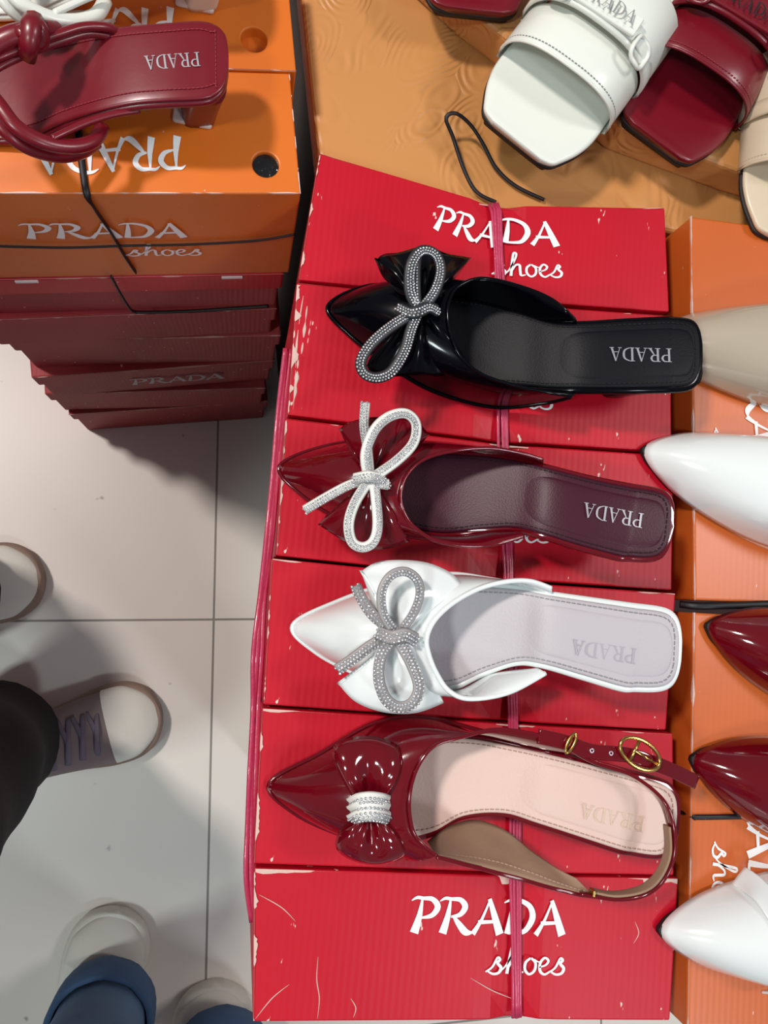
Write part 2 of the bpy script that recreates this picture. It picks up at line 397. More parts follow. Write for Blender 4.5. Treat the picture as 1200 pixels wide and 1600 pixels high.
def rib_stones(g, path, w, rows, r, m_base=0, m_stone=1, lift=0, sides=8, h=.0010):
    Q = cr(path, max(16, int(len(path)*9)))
    g.sweep(Q, w+.0007, h, sides=sides, m=m_base)
    P = [V(p[:3]) for p in Q]
    tot = sum((P[i+1]-P[i]).length for i in range(len(P)-1)); n = int(tot/(2*r))
    S_ = cr(path, n)
    for i in range(n):
        a, b = V(S_[max(0, i-1)]), V(S_[min(n-1, i+1)]); T = (b-a).normalized(); Sd = T.cross(V((0, 0, 1))).normalized(); U = Sd.cross(T)
        for k in range(rows):
            off = (k-(rows-1)/2)*2*r+.0007
            g.ico(V(S_[i])+Sd*off+U*(h+.0002)+T*(r if k % 2 else 0), r*1.02, m_stone)

# ------------------------------------------------------------------ levels
ZT = H - .494                 # top of the box stacks
ZB = ZT - .17

# ------------------------------------------------------------------ setting
g = G(); g.box((0, 0, -.01), V((4, 0, 0)), V((0, 4, 0)), V((0, 0, .01)))
o = g.make('floor', 'floor', smooth=False); o['kind'] = 'structure'

# display table with embossed cover at the top of the frame
ZTAB = ZT-.035
def prism_pts(g, poly, z0, z1, m=0):
    b = len(g.v); n = len(poly)
    for p in poly: g.v.append(V((p[0], p[1], z0)))
    for p in poly: g.v.append(V((p[0], p[1], z1)))
    g.f.append(tuple(range(b, b+n))[::-1]); g.f.append(tuple(range(b+n, b+2*n))); g.m += [m, m]
    for i in range(n):
        j = (i+1) % n; g.f.append((b+i, b+j, b+n+j, b+n+i)); g.m.append(m)
A = W(480, -10, ZTAB); B = W(512, 330, ZTAB)
d = (A-B).normalized()
q = [W(506, 239, ZT), W(773, 320, ZT), W(1041, 325, ZT), W(1075, 336, ZT)]
q = [p+V((0, .006, 0)) for p in q]
poly = q + [V((1.1, q[3].y, 0)), V((1.1, q[3].y+1.0, 0)), q[0]+(A-W(506, 239, ZTAB)).normalized()*1.0]
t = thing('display_table', 'display table under an orange brown cover embossed with curling leaf scrolls', 'table', (.6, .7, 0))
g = G(); prism_pts(g, poly, ZTAB-.03, ZTAB); bevel(g.make('embossed_cover', 'cover', t, smooth=False), .004, 3)
g = G(); c = sum((V((p[0], p[1], 0)) for p in poly), V())/len(poly)
prism_pts(g, [c+(V((p[0], p[1], 0))-c)*.985 for p in poly], 0, ZTAB-.03); g.make('table_base', 'plinth', t, smooth=False)
# raised step under the sandals
ZR = ZT-.004
edge = [(640, -72), (733, 14), (976, 200), (1158, 268), (1300, 310)]
pts = [W(x, y, ZR) for x, y in edge]
poly = [(p.x, p.y) for p in pts] + [(.98, pts[-1].y), (.98, pts[-1].y+.6), (pts[0].x, pts[-1].y+.6)]
g = G(); prism_pts(g, poly, ZTAB+.0005, ZR)
o = bevel(g.make('display_step', 'cover', smooth=False), .004, 3)
top('display_step', 'raised step under the square-toed sandals, wrapped in embossed orange brown cover', 'step', o)

# ------------------------------------------------------------------ red boxes lying on their sides
RED_GROUP = 'red shoe boxes in the middle row'
CX = 0.0
# (left-top, mid-top, right-top, right-bottom, mid-bottom, left-bottom) in picture terms, on the level of the box tops
reds = [
 [(499,239),(773,320),(1039,325),(1046,487),(782,468),(466,437)],
 [(464,441),(784,474),(1048,493),(1050,706),(786,690),(449,648)],
 [(446,653),(788,694),(1053,712),(1050,922),(792,905),(431,868)],
 [(424,872),(792,909),(1056,927),(1041,1141),(799,1128),(411,1101)],
 [(409,1106),(800,1132),(1052,1146),(1053,1368),(803,1364),(396,1350)],
 [(397,1356),(806,1369),(1060,1372),(1047,1595),(812,1594),(395,1597)],
]
red_labels = [
 'red shoe box at back of the row, bent in the middle, lettering above black mule',
 'red shoe box carrying the black patent bow mule',
 'red shoe box carrying the burgundy bow mule with plum insole',
 'red shoe box carrying the white bow mule',
 'red shoe box carrying the burgundy slingback shoe',
 'red shoe box nearest the bottom, no shoe on it, white lettering and ragged top edge']
def torn(parent, path, wmax, zoff=.0006, seed=0, side=1, local=False, prob=.75):
    rnd = random.Random(seed); g = G(); n = 60
    Q = cr(path, n); a = []; b = []; K_ = []
    for i, q in enumerate(Q):
        q = V(q); T = (V(Q[min(n-1, i+1)])-V(Q[max(0, i-1)])).normalized(); S = V((-T.y, T.x, 0))*side
        k = max(0, noise.noise(V((i*.17, seed*3.1, 0)))*1.2+noise.noise(V((i*.9, seed*1.7, 4)))*.35+prob-.55)
        ww = wmax*min(1.2, k*(.9+.35*rnd.random()))
        K_.append(k); a.append(q+V((0, 0, zoff))-S*.0004); b.append(q+V((0, 0, zoff))+S*ww)
    lo = []
    for i in range(n):      # where the print is intact only a hair of paper shows
        if K_[i] <= .04: a[i] = a[i].lerp(V(Q[i]), .8); b[i] = V(Q[i])+V((0, 0, zoff))+(b[i]-a[i]).normalized()*.0001
        lo.append(a[i]-V((0, 0, .0001 if K_[i] <= .04 else .001+.002*min(1, K_[i]))))
    g.grid([b, a, lo])
    return g.make('torn_edge', 'torn', parent, smooth=False)
def redbox(pts, depth, label, k, mat='red', zt=ZT, group=RED_GROUP):
    P = [W(x, y, zt) for x, y in pts]
    c = sum(P, V())/6
    t = thing('shoe_box', label, 'shoe box', (c.x, c.y, zt-depth), group=group)
    # fine outline with a dip along the string
    def line(a, m, b): 
        return cr([tuple(a), tuple(a.lerp(m, .5)), tuple(a.lerp(m, .95)), tuple(m), tuple(m.lerp(b, .06)), tuple(m.lerp(b, .5)), tuple(b)], 25)
    up_, dn = line(P[0], P[1], P[2]), line(P[5], P[4], P[3])
    rows = []
    for i in range(25):
        a, b = V(up_[i]), V(dn[i]); row = []
        dm = min((a-P[1]).length, (b-P[4]).length)
        dip = .0022*math.exp(-(dm/.009)**2)
        for j in range(7):
            p = a.lerp(b, j/6); p.z -= dip*(1 + (1 if j in (0, 6) else 0)) - .0002*math.sin(i*.4+k)*math.sin(math.pi*j/6)
            row.append(p)
        rows.append(row)
    g = G(); g.grid(rows)
    # skirt: walk the perimeter
    per = [r[0] for r in rows] + rows[-1][1:] + [r[-1] for r in rows[::-1][1:]] + rows[0][::-1][1:-1]
    bot = [V((p.x, p.y, zt-depth)) for p in per]
    g.grid([per, [p.lerp(q, .5) for p, q in zip(per, bot)], bot], closed_v=True)
    b = len(g.v); g.v += bot; g.f.append(tuple(range(b, b+len(bot)))); g.m.append(0)
    o = g.make('box_body', mat, t, smooth=False, doubles=.0001); bevel(o, .0012, 2)
    return t, P
RB = []
for k, pts in enumerate(reds):
    t, P = redbox(pts, .168, red_labels[k], k)
    torn(t, [P[0]+V((.001, -.0008, 0)), P[1]+V((0, -.0008, -.002)), P[2]+V((-.001, -.0008, 0))], [.0006, .0008, .0012, .0014, .0016, .0042][k], seed=k+1, side=-1, prob=[.35, .4, .45, .5, .55, .9][k])
    torn(t, [P[0]+V((.0006, -.002, 0)), P[0].lerp(P[5], .5)+V((.0006, 0, 0)), P[5]+V((.0006, .001, 0))], [.002, .0045, .002, .0015, .002, .0024][k], seed=k+21, side=1, prob=[.5, .75, .4, .4, .5, .5][k])
    RB.append((t, P))
def box_text(t, p0, p1, cap, s0, s1, xh, text='PRADA', z=ZT):
    if text:
        a, b = W(*p0, z), W(*p1, z); ss, wd = strokes(text, CAL); ex = (b-a).normalized()
        lettering('printed_lettering', ss, wd, a, ex, V((0, 0, 1)).cross(ex), (b-a).length/wd, 'ink', t, ylen=cap, th=.0005)
    if s0:
        a, b = W(*s0, z), W(*s1, z); ex = (b-a).normalized()
        lettering('script_lettering', SHOES, 4.4, a, ex, V((0, 0, 1)).cross(ex), (b-a).length/4.3, 'ink', t, ylen=xh, th=.0005)
for L, w_ in (([(474,462),(468,500),(463,545),(461,600),(458,640)], .0009), ([(480,478),(474,530),(470,560)], .0013), ([(466,560),(463,600),(460,625)], .0018), ([(486,500),(480,540)], .0006)):
    g = G(); g.sweep(cr([tuple(W(x, y, ZT+.0001)) for x, y in L], 24), w_, .0003, sides=6, taper=lambda u: (.25+.75*math.sin(math.pi*u))*(.6+.4*math.sin(u*17))); g.make('scuff_mark', 'torn', RB[1][0])
for L in ([(497,1495),(495,1530),(499,1560),(496,1592)], [(399,1592),(425,1560),(452,1538)], [(735,1528),(770,1548),(805,1562)], [(405,1398),(440,1418),(462,1440)], [(992,1440),(998,1458),(990,1474)], [(548,1560),(556,1575),(552,1590)]):
    g = G(); g.sweep(cr([tuple(W(x, y, ZT+.0002)) for x, y in L], 24), .00035, .0002, sides=6, taper=lambda u: .25+.75*math.sin(math.pi*u)); g.make('crease_mark', 'torn', RB[5][0])
box_text(RB[5][0], (640,1457), (882,1461), .0215, (758,1521), (880,1522), .0100)
box_text(RB[0][0], (676,358), (774,388), .0180, (768,431), (878,434), .0090, text='PRA')
box_text(RB[0][0], (783,380), (874,386), .0180, None, None, 0, text='DA')
for k, (x0, y0, x1, y1) in ((1, (650, 590, 860, 600)), (2, (645, 800, 860, 818))):
    box_text(RB[k][0], (x0,y0), (x1,y1), .019, [(745,634),(742,846)][k-1], [(862,640),(858,848)][k-1], .0092)
# lower tier of the same row
low_labels = 'red shoe box of lower tier, under the box %s'
lw = ['bent in the middle at the back', 'that carries the black mule', 'that carries the burgundy bow mule', 'that carries the white mule', 'that carries the slingback', 'with the ragged edge nearest the bottom']
for k, pts in enumerate(reds):
    P = RB[k][1]; c = sum(P, V())/6
    t = thing('shoe_box', low_labels % lw[k], 'shoe box', (c.x, c.y, ZB-.168), group='red shoe boxes in the lower tier of the middle row')
    g = G(); prism_pts(g, [(c.x+(p.x-c.x)*(.985-.01*(k % 2)), c.y+(p.y-c.y)*.96) for p in (P[0], P[2], P[3], P[5])][::-1], ZB-.168, ZB-.0005)
    bevel(g.make('box_body', 'red_old', t, smooth=False), .0015)
    torn(t, [V((c.x+(P[0].x-c.x)*.98, c.y+(P[0].y-c.y)*.9, ZB-.0005)), V((c.x+(P[5].x-c.x)*.98, c.y+(P[5].y-c.y)*.9, ZB-.0005))], .0015, seed=k+60, side=1)
# plinth under the middle row and the right row
a, b = RB[0][1], RB[5][1]
g = G(); prism_pts(g, [(b[5].x+.012, b[5].y), (.75, b[5].y), (.75, a[2].y-.03), (a[0].x+.012, a[2].y-.03)], 0, ZB-.170)
top('display_plinth', 'dark brown plinth standing on the floor under the middle row of red boxes', 'plinth', g.make('x', 'plinth', smooth=False))

# ------------------------------------------------------------------ pink twine
def twine(name, label, px, zs, n, w, spread, mat='pink', group=None, up=V((0, 0, 1))):
    g = G()
    for k in range(n):
        off = (k-(n-1)/2)*spread
        base = [W(x, y, z) for (x, y), z in zip(px, zs)]
        path = []
        for i, p in enumerate(base):
            T = (base[min(len(base)-1, i+1)]-base[max(0, i-1)]).normalized(); S = T.cross(up)
            S = S.normalized() if S.length > .01 else V((1, 0, 0))
            path.append(p+S*(off+(random.random()-.5)*spread*.9)+V((0, 0, .0003*(k % 3))))
        g.sweep(cr(path, 70), w, .0007, sides=6, up=up)
    return top(name, label, 'twine', g.make('x', mat), group)
px = [(771,318),(775,330),(779,400),(782,468),(785,560),(786,690),(791,800),(794,905),(798,1010),(801,1130),(804,1240),(805,1364),(806,1480),(808,1590)]
twine('packing_twine', 'pink plastic twine tied down the middle of the red boxes', px, [ZT-.0005]+[ZT+.0012]*12+[ZT+.0005], 4, .0012, .0018)
px = [(449,545),(440,640),(430,740),(420,840),(410,930),(403,1020),(399,1110),(395,1200),(392,1290),(392,1370),(397,1440)]
twine('packing_twine', 'loose pink plastic twine running along the left side of the red boxes', px, [ZT-.02, ZT-.03, ZT-.028, ZT-.024, ZT-.028, ZT-.024, ZT-.03, ZT-.026, ZT-.03, ZT-.03, ZT-.034], 3, .0018, .0022)

# ------------------------------------------------------------------ left stack
FR = W(470, 303, ZT); FL_ = W(0, 303, ZT); exl = (FR-FL_).normalized(); eyl = V((0, 0, 1)).cross(exl)
LB = .268
def obox(g, o, ex, ey, L, D, z0, z1, m=0):
    P = [o, o+ex*L, o+ex*L+ey*D, o+ey*D]; prism_pts(g, [(p.x, p.y) for p in P], z0, z1, m)
def cut_hole(o, c, r, depth=.03):
    import bmesh
    d = bpy.data.meshes.new('cut'); bm = bmesh.new(); bmesh.ops.create_cone(bm, cap_ends=True, segments=32, radius1=r, radius2=r, depth=depth); bm.to_mesh(d); bm.free()
    q = bpy.data.objects.new('cut', d); C.objects.link(q); q.location = c
    mo = o.modifiers.new('h', 'BOOLEAN'); mo.object = q; mo.operation = 'DIFFERENCE'; mo.solver = 'EXACT'
    bpy.context.view_layer.update()
    dg = bpy.context.evaluated_depsgraph_get(); nm = bpy.data.meshes.new_from_object(o.evaluated_get(dg)); o.modifiers.clear(); o.data = nm
    bpy.data.objects.remove(q)
BL = FR - exl*LB
dy = .087
def orange_upright(o0, label, hole_px, hole_inside):
    t = thing('shoe_box', label, 'shoe box', (o0.x+exl.x*LB/2, o0.y+exl.y*LB/2, ZT-.131), group='orange shoe boxes on top of the left stack')
    g = G(); obox(g, o0, exl, eyl, LB, dy-.001, ZT-.131, ZT)
    o = mesh('box_body', g.v, g.f, 'orange_side', t, smooth=False)
    c = W(*hole_px, ZT); loc = rootmat(t).inverted() @ c
    # work in root space: cutter placed in that space too
    par = o.parent; o.parent = None
    cut_hole(o, loc, .0088, .02); o.parent = par
    bevel(o, .0012)
    g = G(); n = 28; r = .0087
    cc = c-V((0, 0, .0030 if hole_inside == 'hole_black' else .0095))
    g.v += [cc+V((math.cos(2*math.pi*i/n)*r, math.sin(2*math.pi*i/n)*r, 0)) for i in range(n)]; g.f.append(tuple(range(n))); g.m.append(0)
    g.make('vent_hole', hole_inside, t, smooth=False)
    return t
M['hole_black'] = pm('black_bag_inside', (14, 12, 14), .2, .8, bump='noise', bs=1, scale=90, bdist=.004)
tf = orange_upright(BL, 'front orange shoe box of the left stack, white lettering on top and front', (415, 257), 'hole_black')
tr = orange_upright(BL+eyl*dy+exl*.0045, 'second orange shoe box from the front on the left stack, round hole showing orange', (397, 62), 'orange_side')
tb_ = thing('shoe_box', 'orange shoe box third from the front of the left stack, beneath the pale knotted mule', 'shoe box', tuple((BL+eyl*dy*2+exl*LB/2).to_2d())+(ZT-.131,), group='orange shoe boxes on top of the left stack')
g = G(); obox(g, BL+eyl*(dy*2+.0005)-exl*.003, exl, eyl, LB, dy-.001, ZT-.131, ZT-.0005); bevel(g.make('box_body', 'orange_side', tb_, smooth=False), .0012)
torn(tf, [BL+V((0, .0005, 0)), FR+V((0, .0005, 0))], .0012, seed=80, side=1, prob=.6)
torn(tf, [FR-exl*.0005, FR+eyl*dy-exl*.0005], .001, seed=81, side=1, prob=.5)
torn(tr, [BL+eyl*(dy+.0005)+exl*.0045, BL+eyl*(dy+.0005)+exl*(LB+.0045)], .0008, seed=82, side=1, prob=.45)
# top lettering (upside down), front lettering
ss, wd = strokes('PRADA', CAL)
a, b = W(283, 213, ZT), W(50, 222, ZT)
ex = (b-a).normalized(); lettering('printed_lettering', ss, wd, a, ex, V((0, 0, 1)).cross(ex), (b-a).length/wd, 'ink', tf, ylen=.0225, th=.0006)
a, b = W(272, 12, ZT), W(45, 20, ZT)
ex = (b-a).normalized(); lettering('printed_lettering', ss, wd, a, ex, V((0, 0, 1)).cross(ex), (b-a).length/wd, 'ink', tr, ylen=.0235, th=.0006)
nf = -eyl
a, b = WP(42, 372, BL+nf*.0008, nf), WP(293, 373, BL+nf*.0008, nf)
lettering('printed_lettering', ss, wd, a, exl, V((0, 0, 1)), (b-a).dot(exl)/wd, 'ink', tf, ylen=.0225, th=.0006)
a, b = WP(196, 399, BL+nf*.0008, nf), WP(314, 399, BL+nf*.0008, nf)
lettering('script_lettering', SHOES, 4.4, a, exl, V((0, 0, 1)), (b-a).dot(exl)/4.3, 'ink', tf, ylen=.0105, th=.0006)
# worn red boxes below, lying flat
lev = [.625, .707, .785, .885, .980, 1.080, 1.1995]
llab = ['worn dark red shoe box directly under the orange boxes of the left stack', 'worn dark red shoe box second below the orange boxes of the left stack',
        'worn dark red shoe box third below the orange boxes of the left stack', 'dark red shoe box with faded lettering near the foot of the left stack',
        'dark red shoe box one above the lowest of the left stack', 'lowest dark red shoe box of the left stack, resting on the floor']
rnd = random.Random(3)
for k in range(6):
    z1, z0 = H-lev[k]-.0006, H-lev[k+1]
    sh = [0, -.002, .006, .004, -.004, .003][k]; fr = [.001, .004, -.003, .006, 0, .003][k]; ro = [0, .012, -.015, .03, -.02, .015][k]
    ex = Matrix.Rotation(ro, 3, 'Z') @ exl; ey = Matrix.Rotation(ro, 3, 'Z') @ eyl
    o0 = FR - exl*LB + exl*(sh-.004) - eyl*fr
    t = thing('shoe_box', llab[k], 'shoe box', (o0.x+ex.x*.13, o0.y+ex.y*.13, z0), group='worn red shoe boxes in the left stack')
    g = G(); obox(g, o0+ex*.003+ey*.003, ex, ey, LB-.006, .17, z0, z1-.004)
    bevel(g.make('box_body', 'red_old', t, smooth=False), .002)
    g = G(); lh = min(.032, (z1-z0)*.45); obox(g, o0, ex, ey, LB, .176, z1-lh, z1)
    bevel(g.make('lid', 'red' if k == 0 else 'red_old', t, smooth=False), .002)
    zz = V((0, 0, z1-o0.z))
    torn(t, [o0+zz, o0+ex*LB+zz], .0012, seed=90+k, side=1, prob=.45)
    if k == 0:
        for u in (.085, .245):
            g = G(); g.box(o0+ex*(u-.02)-ey*.0006+V((0, 0, z1-o0.z-.0035)), ex*.0085, ey*.0006, V((0, 0, .0016)))
            g.make('white_tab', 'ink', t, smooth=False)
    if k in (3,):
        s2, w2 = strokes('PRADA', CAL); lettering('faded_lettering', s2, w2, o0+ex*.10-ey*.0012+V((0, 0, z0+.040-o0.z)), ex, V((0, 0, 1)), .022, 'emboss', t, ylen=.024)
# black cords round the left stack
def cord(label, pts, w=.0014, h=.0009, mat='black_cord', name='cord', cat='cord', group=None, n=80, sides=6):
    g = G(); g.sweep(cr(pts, n), w, h, sides=sides); return top(name, label, cat, g.make('x', mat), group)
f0 = lambda x, y, o=.0018: tuple(WP(x, y, BL+nf*o, nf))
pz = [tuple(W(x, y, ZT+.0012)) for x, y in ((60, -140), (80, -60), (100, 40), (118, 150), (124, 220), (132, 285), (135, 300))]
cord('black cord tied over the top and front of the left stack', pz+[f0(138, 309), f0(152, 332), f0(175, 365), f0(192, 395), f0(212, 425)], w=.0022)
cord('thin black cord running level across the front orange box', [f0(-30, 384), f0(40, 386), f0(110, 387), f0(200, 384), f0(300, 382), f0(400, 376), f0(462, 366)], w=.0009, h=.0009)
f1 = lambda x, y: tuple(WP(x, y, BL+nf*.010, nf))
cord('black cord round the worn red boxes of the left stack', [f1(174, 432), f1(186, 455), f1(200, 478), f1(208, 486), f1(225, 488), f1(300, 486), f1(420, 478)], w=.0016, h=.001)

# ------------------------------------------------------------------ right row: orange boxes lid up
def rbox(tl, bl, wdt, label, seed):
    a, b = W(*tl, ZT), W(*bl, ZT); ey = (a-b).normalized(); ex = ey.cross(V((0, 0, 1))); L = (a-b).length
    t = thing('shoe_box', label, 'shoe box', (b.x+ex.x*wdt/2, b.y+ey.y*L/2, ZT-.168), group='orange shoe boxes in the right row')
    g = G(); obox(g, b+ex*.002+ey*.002, ex, ey, wdt-.004, L-.004, ZT-.168, ZT-.004); bevel(g.make('box_body', 'orange_side', t, smooth=False), .0015)
    g = G(); obox(g, b, ex, ey, wdt, L, ZT-.045, ZT); bevel(g.make('lid', 'orange', t, smooth=False), .0018, 3)
    torn(t, [b+ex*.0003, a+ex*.0003], .0014, seed=seed, side=-1, prob=.55)
    return t, a, b, ex, ey, L
r1 = rbox((1079, 338), (1085, 938), .165, 'orange shoe box at the upper right, under the beige and white pointed shoes', 31)
r2 = rbox((1084, 957), (1074, 1610), .165, 'orange shoe box at the lower right, black cord across it, under the burgundy toes', 33)
# lettering runs up the lids, reading from the right-hand side
for (t, a, b, ex, ey, L), s in ((r1, .455), (r2, .50)):
    ss, wd = strokes('PRADA', CAL)
    o0 = b+ey*(L/2+.036)+ex*.043+V((0, 0, .0002))
    lettering('printed_lettering', ss, wd, o0, -ey, ex, .108/wd, 'ink', t, ylen=.0225, th=.0004)
    o1 = b+ey*(L/2-.017)+ex*.0165+V((0, 0, .0002))
    lettering('script_lettering', SHOES, 4.4, o1, -ey, ex, .054/4.3, 'ink', t, ylen=.0098, th=.0004)
a = W(1050, 1268, ZT+.001); b = W(1085, 1277, ZT+.001); c = W(1250, 1274, ZT+.001); e = W(1500, 1268, ZT+.001)
lp = WP(1060, 1271, r2[2]-r2[3]*.0015, -r2[3])
cord('black cord tied across the lower right orange box', [tuple(lp-V((0, 0, .06))), tuple(lp-V((0, 0, .02))), tuple(W(1081, 1276, ZT-.001)), tuple(W(1088, 1277, ZT+.0012)), tuple(W(1150, 1276, ZT+.0012)), tuple(W(1300, 1272, ZT+.0012)), tuple(W(1440, 1268, ZT+.001))], w=.0018)
cord('black strip added for the shaded gap between the two orange boxes of the right row', [tuple(W(1062, 944, ZT-.012)), tuple(W(1100, 947, ZT-.003)), tuple(W(1200, 944, ZT+.0008)), tuple(W(1300, 942, ZT+.0008))], w=.0026, h=.0014)  # no real cord: black strip stands in for shade in the gap
# black loop on the table
zz = ZTAB
cord('thin black cord loop standing on the embossed table cover', [tuple(W(x, y, z)) for x, y, z in ((775,316,zz+.004),(745,300,zz+.004),(725,265,zz+.006),(708,215,zz+.012),(697,185,zz+.02),(712,177,zz+.022),(735,195,zz+.016),(755,225,zz+.009),(775,262,zz+.004),(805,290,zz+.003),(850,312,zz+.003))], w=.0016, h=.0012)

# ------------------------------------------------------------------ mules on the middle row
def stitch_path(pairs, inset, lift):
    flat = crp([tuple(a)+tuple(b) for a, b in pairs], 8); A_ = []; B_ = []
    for r in flat:
        a, b = V(r[:3]), V(r[3:6]); d = b-a; k = min(.42, inset/max(.001, d.length))
        A_.append(a+d*k+V((0, 0, lift))); B_.append(b-d*k+V((0, 0, lift)))
    return A_, B_
def footbed(t, fb, insole_mat, sole_mat, thread, st_from=2, inset=.0042, part='insole'):
    pairs = [(W(a[0], a[1], ZT+z), W(b[0], b[1], ZT+z)) for a, b, z in fb]
    a0, b0 = pairs[-4]; c0 = (a0+b0)/2; h0 = (b0-a0)/2; c1 = (pairs[-1][0]+pairs[-1][1])/2; h1 = (pairs[-2][1]-pairs[-2][0]).normalized()*h0.length*.96
    base = pairs[:-4]
    def rounded(k0, back, start=0):
        o = [(p[0].lerp(p[1], k0), p[1].lerp(p[0], k0)) for p in base[start:]]; ce = c1+(c0-c1).normalized()*back
        for tt in (0, .25, .5, .68, .8, .89, .95, .98, .995):
            k = (1-tt**6)**(1/3.4)*(1-2*k0); c = c0.lerp(ce, tt); h = h0.lerp(h1, tt)*k; o.append((c-h, c+h))
        return o
    pairs = rounded(0, 0)
    g = G(); slab(g, pairs, .0036, n=120, lift=-.0034); g.make('sole', sole_mat, t)
    g = G(); slab(g, rounded(.065, .0032), .0016, n=110, lift=.0002)
    # raised padded centre
    ins = g.make(part, insole_mat, t)
    g = G(); pin = [(p[0].lerp(p[1], .2), p[1].lerp(p[0], .2)) for p in pairs[st_from+3:-3]]
    if pin:
        e0, e1 = pin[-1]
        pad = rounded(.17, .008, st_from+2); nb = len(base)-st_from-2
        pad = [(a_-V((0, 0, .0022*max(0, 1-i/2))), b_-V((0, 0, .0022*max(0, 1-i/2)))) for i, (a_, b_) in enumerate(pad)]
        slab(g, pad, .0016, n=90, lift=.0010, ex=.75); g.make('heel_pad', insole_mat, ins)
    sp = crp([tuple(p[0])+tuple(p[1]) for p in rounded(.115, .0062, st_from)], 8)
    A_ = [V(r[:3])+V((0, 0, .0019)) for r in sp]; B_ = [V(r[3:6])+V((0, 0, .0019)) for r in sp]
    g = G(); dashes(g, A_+B_[::-1]); g.make('stitching', thread, ins)
    return ins, pairs
def heel(t, pairs, mat, i=-4, tw=.030, th=.030, bw=.017, fwd=.020, name='heel'):
    a, b = pairs[i]; c = (a+b)/2; ax = (b-a).normalized(); fx = (( pairs[-1][0]+pairs[-1][1])/2 - c); fx.z = 0; fx.normalize()
    ax = V((fx.y, -fx.x, 0)); g = G(); rows = []
    hw = (b-a).length*.42
    for k in range(9):
        s = k/8; z = (c.z-.0065)*(1-s)+ZT*s
        w1 = hw*(1-s)+bw*s; l1 = tw*(1-s)**1.8*.35+.011+(.0*s)
        cen = c+fx*.002-fx*fwd*s; cen = V((cen.x, cen.y, z)); row = []
        for j in range(24):
            th_ = 2*math.pi*j/24; x, y = math.cos(th_), math.sin(th_); e = .5
            row.append(cen+fx*math.copysign(abs(x)**e, x)*l1+ax*math.copysign(abs(y)**e, y)*w1)
        rows.append(row)
    g.grid(rows, closed_v=True, cap0=True, cap1=True)
    return g.make(name, mat, t)
def upper(t, pr, mat, lin_mat, wr=.0008, seed=0, piping=.0012):
    pairs = [(W(a[0], a[1], ZT+az), W(b[0], b[1], ZT+bz)) for a, az, b, bz in pr]
    g = G(); rim, out = ring(g, pairs, wr=wr, seed=seed)
    o = solid(g.make('vamp', [mat, lin_mat], t), .0014, -1)
    o.modifiers['solid'].material_offset = 0
    g = G(); g.sweep(rim, piping, piping, sides=8); g.make('rim_piping', mat, o)
    g = G(); g.sweep([p-V((0, 0, .001)) for p in out], .0013, .0022, sides=8); g.make('sole_edge', mat, o)
    return o, rim, out
def fan(g, cx, cy, zc, outline, zo, pl=5, amp=.0035, m=0, K=16, r0=.08, curl=.006, wid=None):
    """pleated wing from a knot: outline px from one side to the other"""
    O = W(cx, cy, ZT+zc); Q = cr(outline, 46); rows = []
    for i, (x, y) in enumerate(Q):
        u = i/45; E = W(x, y, ZT+zo); row = []
        for j in range(K+1):
            s = r0+(1-r0)*j/K
            p = O.lerp(E, s)
            ph = math.cos(u*math.pi*2*pl)
            p.z += amp*ph*(.35+.65*math.sin(math.pi*min(1, s*1.0)*.75)) + curl*math.sin(math.pi*s)*(1-.3*abs(2*u-1))
            row.append(p)
        rows.append(row)
    g.grid(rows, m=m)
def fbz(x):
    q = sorted(((p[0][0]+p[1][0])/2, p[2]) for p in fb)
    for i in range(len(q)-1):
        if q[i][0] <= x <= q[i+1][0]: return q[i][1]+(q[i+1][1]-q[i][1])*(x-q[i][0])/(q[i+1][0]-q[i][0])
    return q[-1][1]
def logo(t, a, b, cap, z, mat):
    a, b = W(*a, ZT+fbz(a[0])+.0028), W(*b, ZT+fbz(b[0])+.0030); ss, wd = strokes('PRADA', SER); ex = (b-a).normalized()
    return lettering('foil_lettering', ss, wd, a, ex, V((0, 0, 1)).cross(ex), (b-a).length/wd, mat, t, ylen=cap, th=.0004)
def P3(L): return [tuple(W(x, y, ZT+z)) for x, y, z in L]

# ---- black mule
t = thing('bow_mule', 'black patent pointed mule with pleated bow and silver rhinestone ribbon', 'shoe', tuple(W(780, 560, ZT).to_2d())+(ZT,))
fb = [((545,478),(545,498),.004),((620,458),(620,545),.005),((690,456),(690,585),.006),((750,462),(750,608),.010),((810,480),(810,612),.020),((860,497),(860,614),.032),
      ((910,499),(910,614),.042),((980,495),(980,614),.048),((1040,492),(1040,613),.0505),((1075,494),(1075,610),.051),((1090,503),(1090,600),.051),((1098,525),(1098,580),.051)]
ins, pairs = footbed(t, fb, 'leather_black', 'patent_black', 'thread_dark')
heel(t, pairs, 'patent_black', i=-8)
up_ = [((897,506),.034,(898,499),.044),((850,499),.029,(862,468),.046),((790,482),.016,(808,446),.046),((730,466),.009,(752,435),.046),((650,450),.005,(716,448),.047),((575,446),.004,(702,470),.048),
       ((512,478),.003,(700,498),.048),((545,522),.004,(706,528),.047),((610,572),.004,(722,560),.046),((680,612),.004,(755,586),.045),((770,636),.005,(808,603),.044),((850,630),.018,(862,614),.044),((894,620),.030,(894,619),.042)]
upper(t, up_, 'patent_black', 'leather_black', seed=1)
logo(t, (1049,545), (951,543), .0090, .0528, 'silver')
g = G()
fan(g, 655, 484, .044, [(622,462),(588,408),(588,408),(608,397),(650,390),(692,393),(730,407),(730,407),(705,440),(690,466)], .040, pl=4)
fan(g, 655, 484, .044, [(622,500),(585,548),(572,575),(600,586),(650,588),(700,584),(728,570),(712,530),(690,500)], .034, pl=4)
bw = solid(g.make('pleated_bow', 'patent_black', t), .001)
g = G()
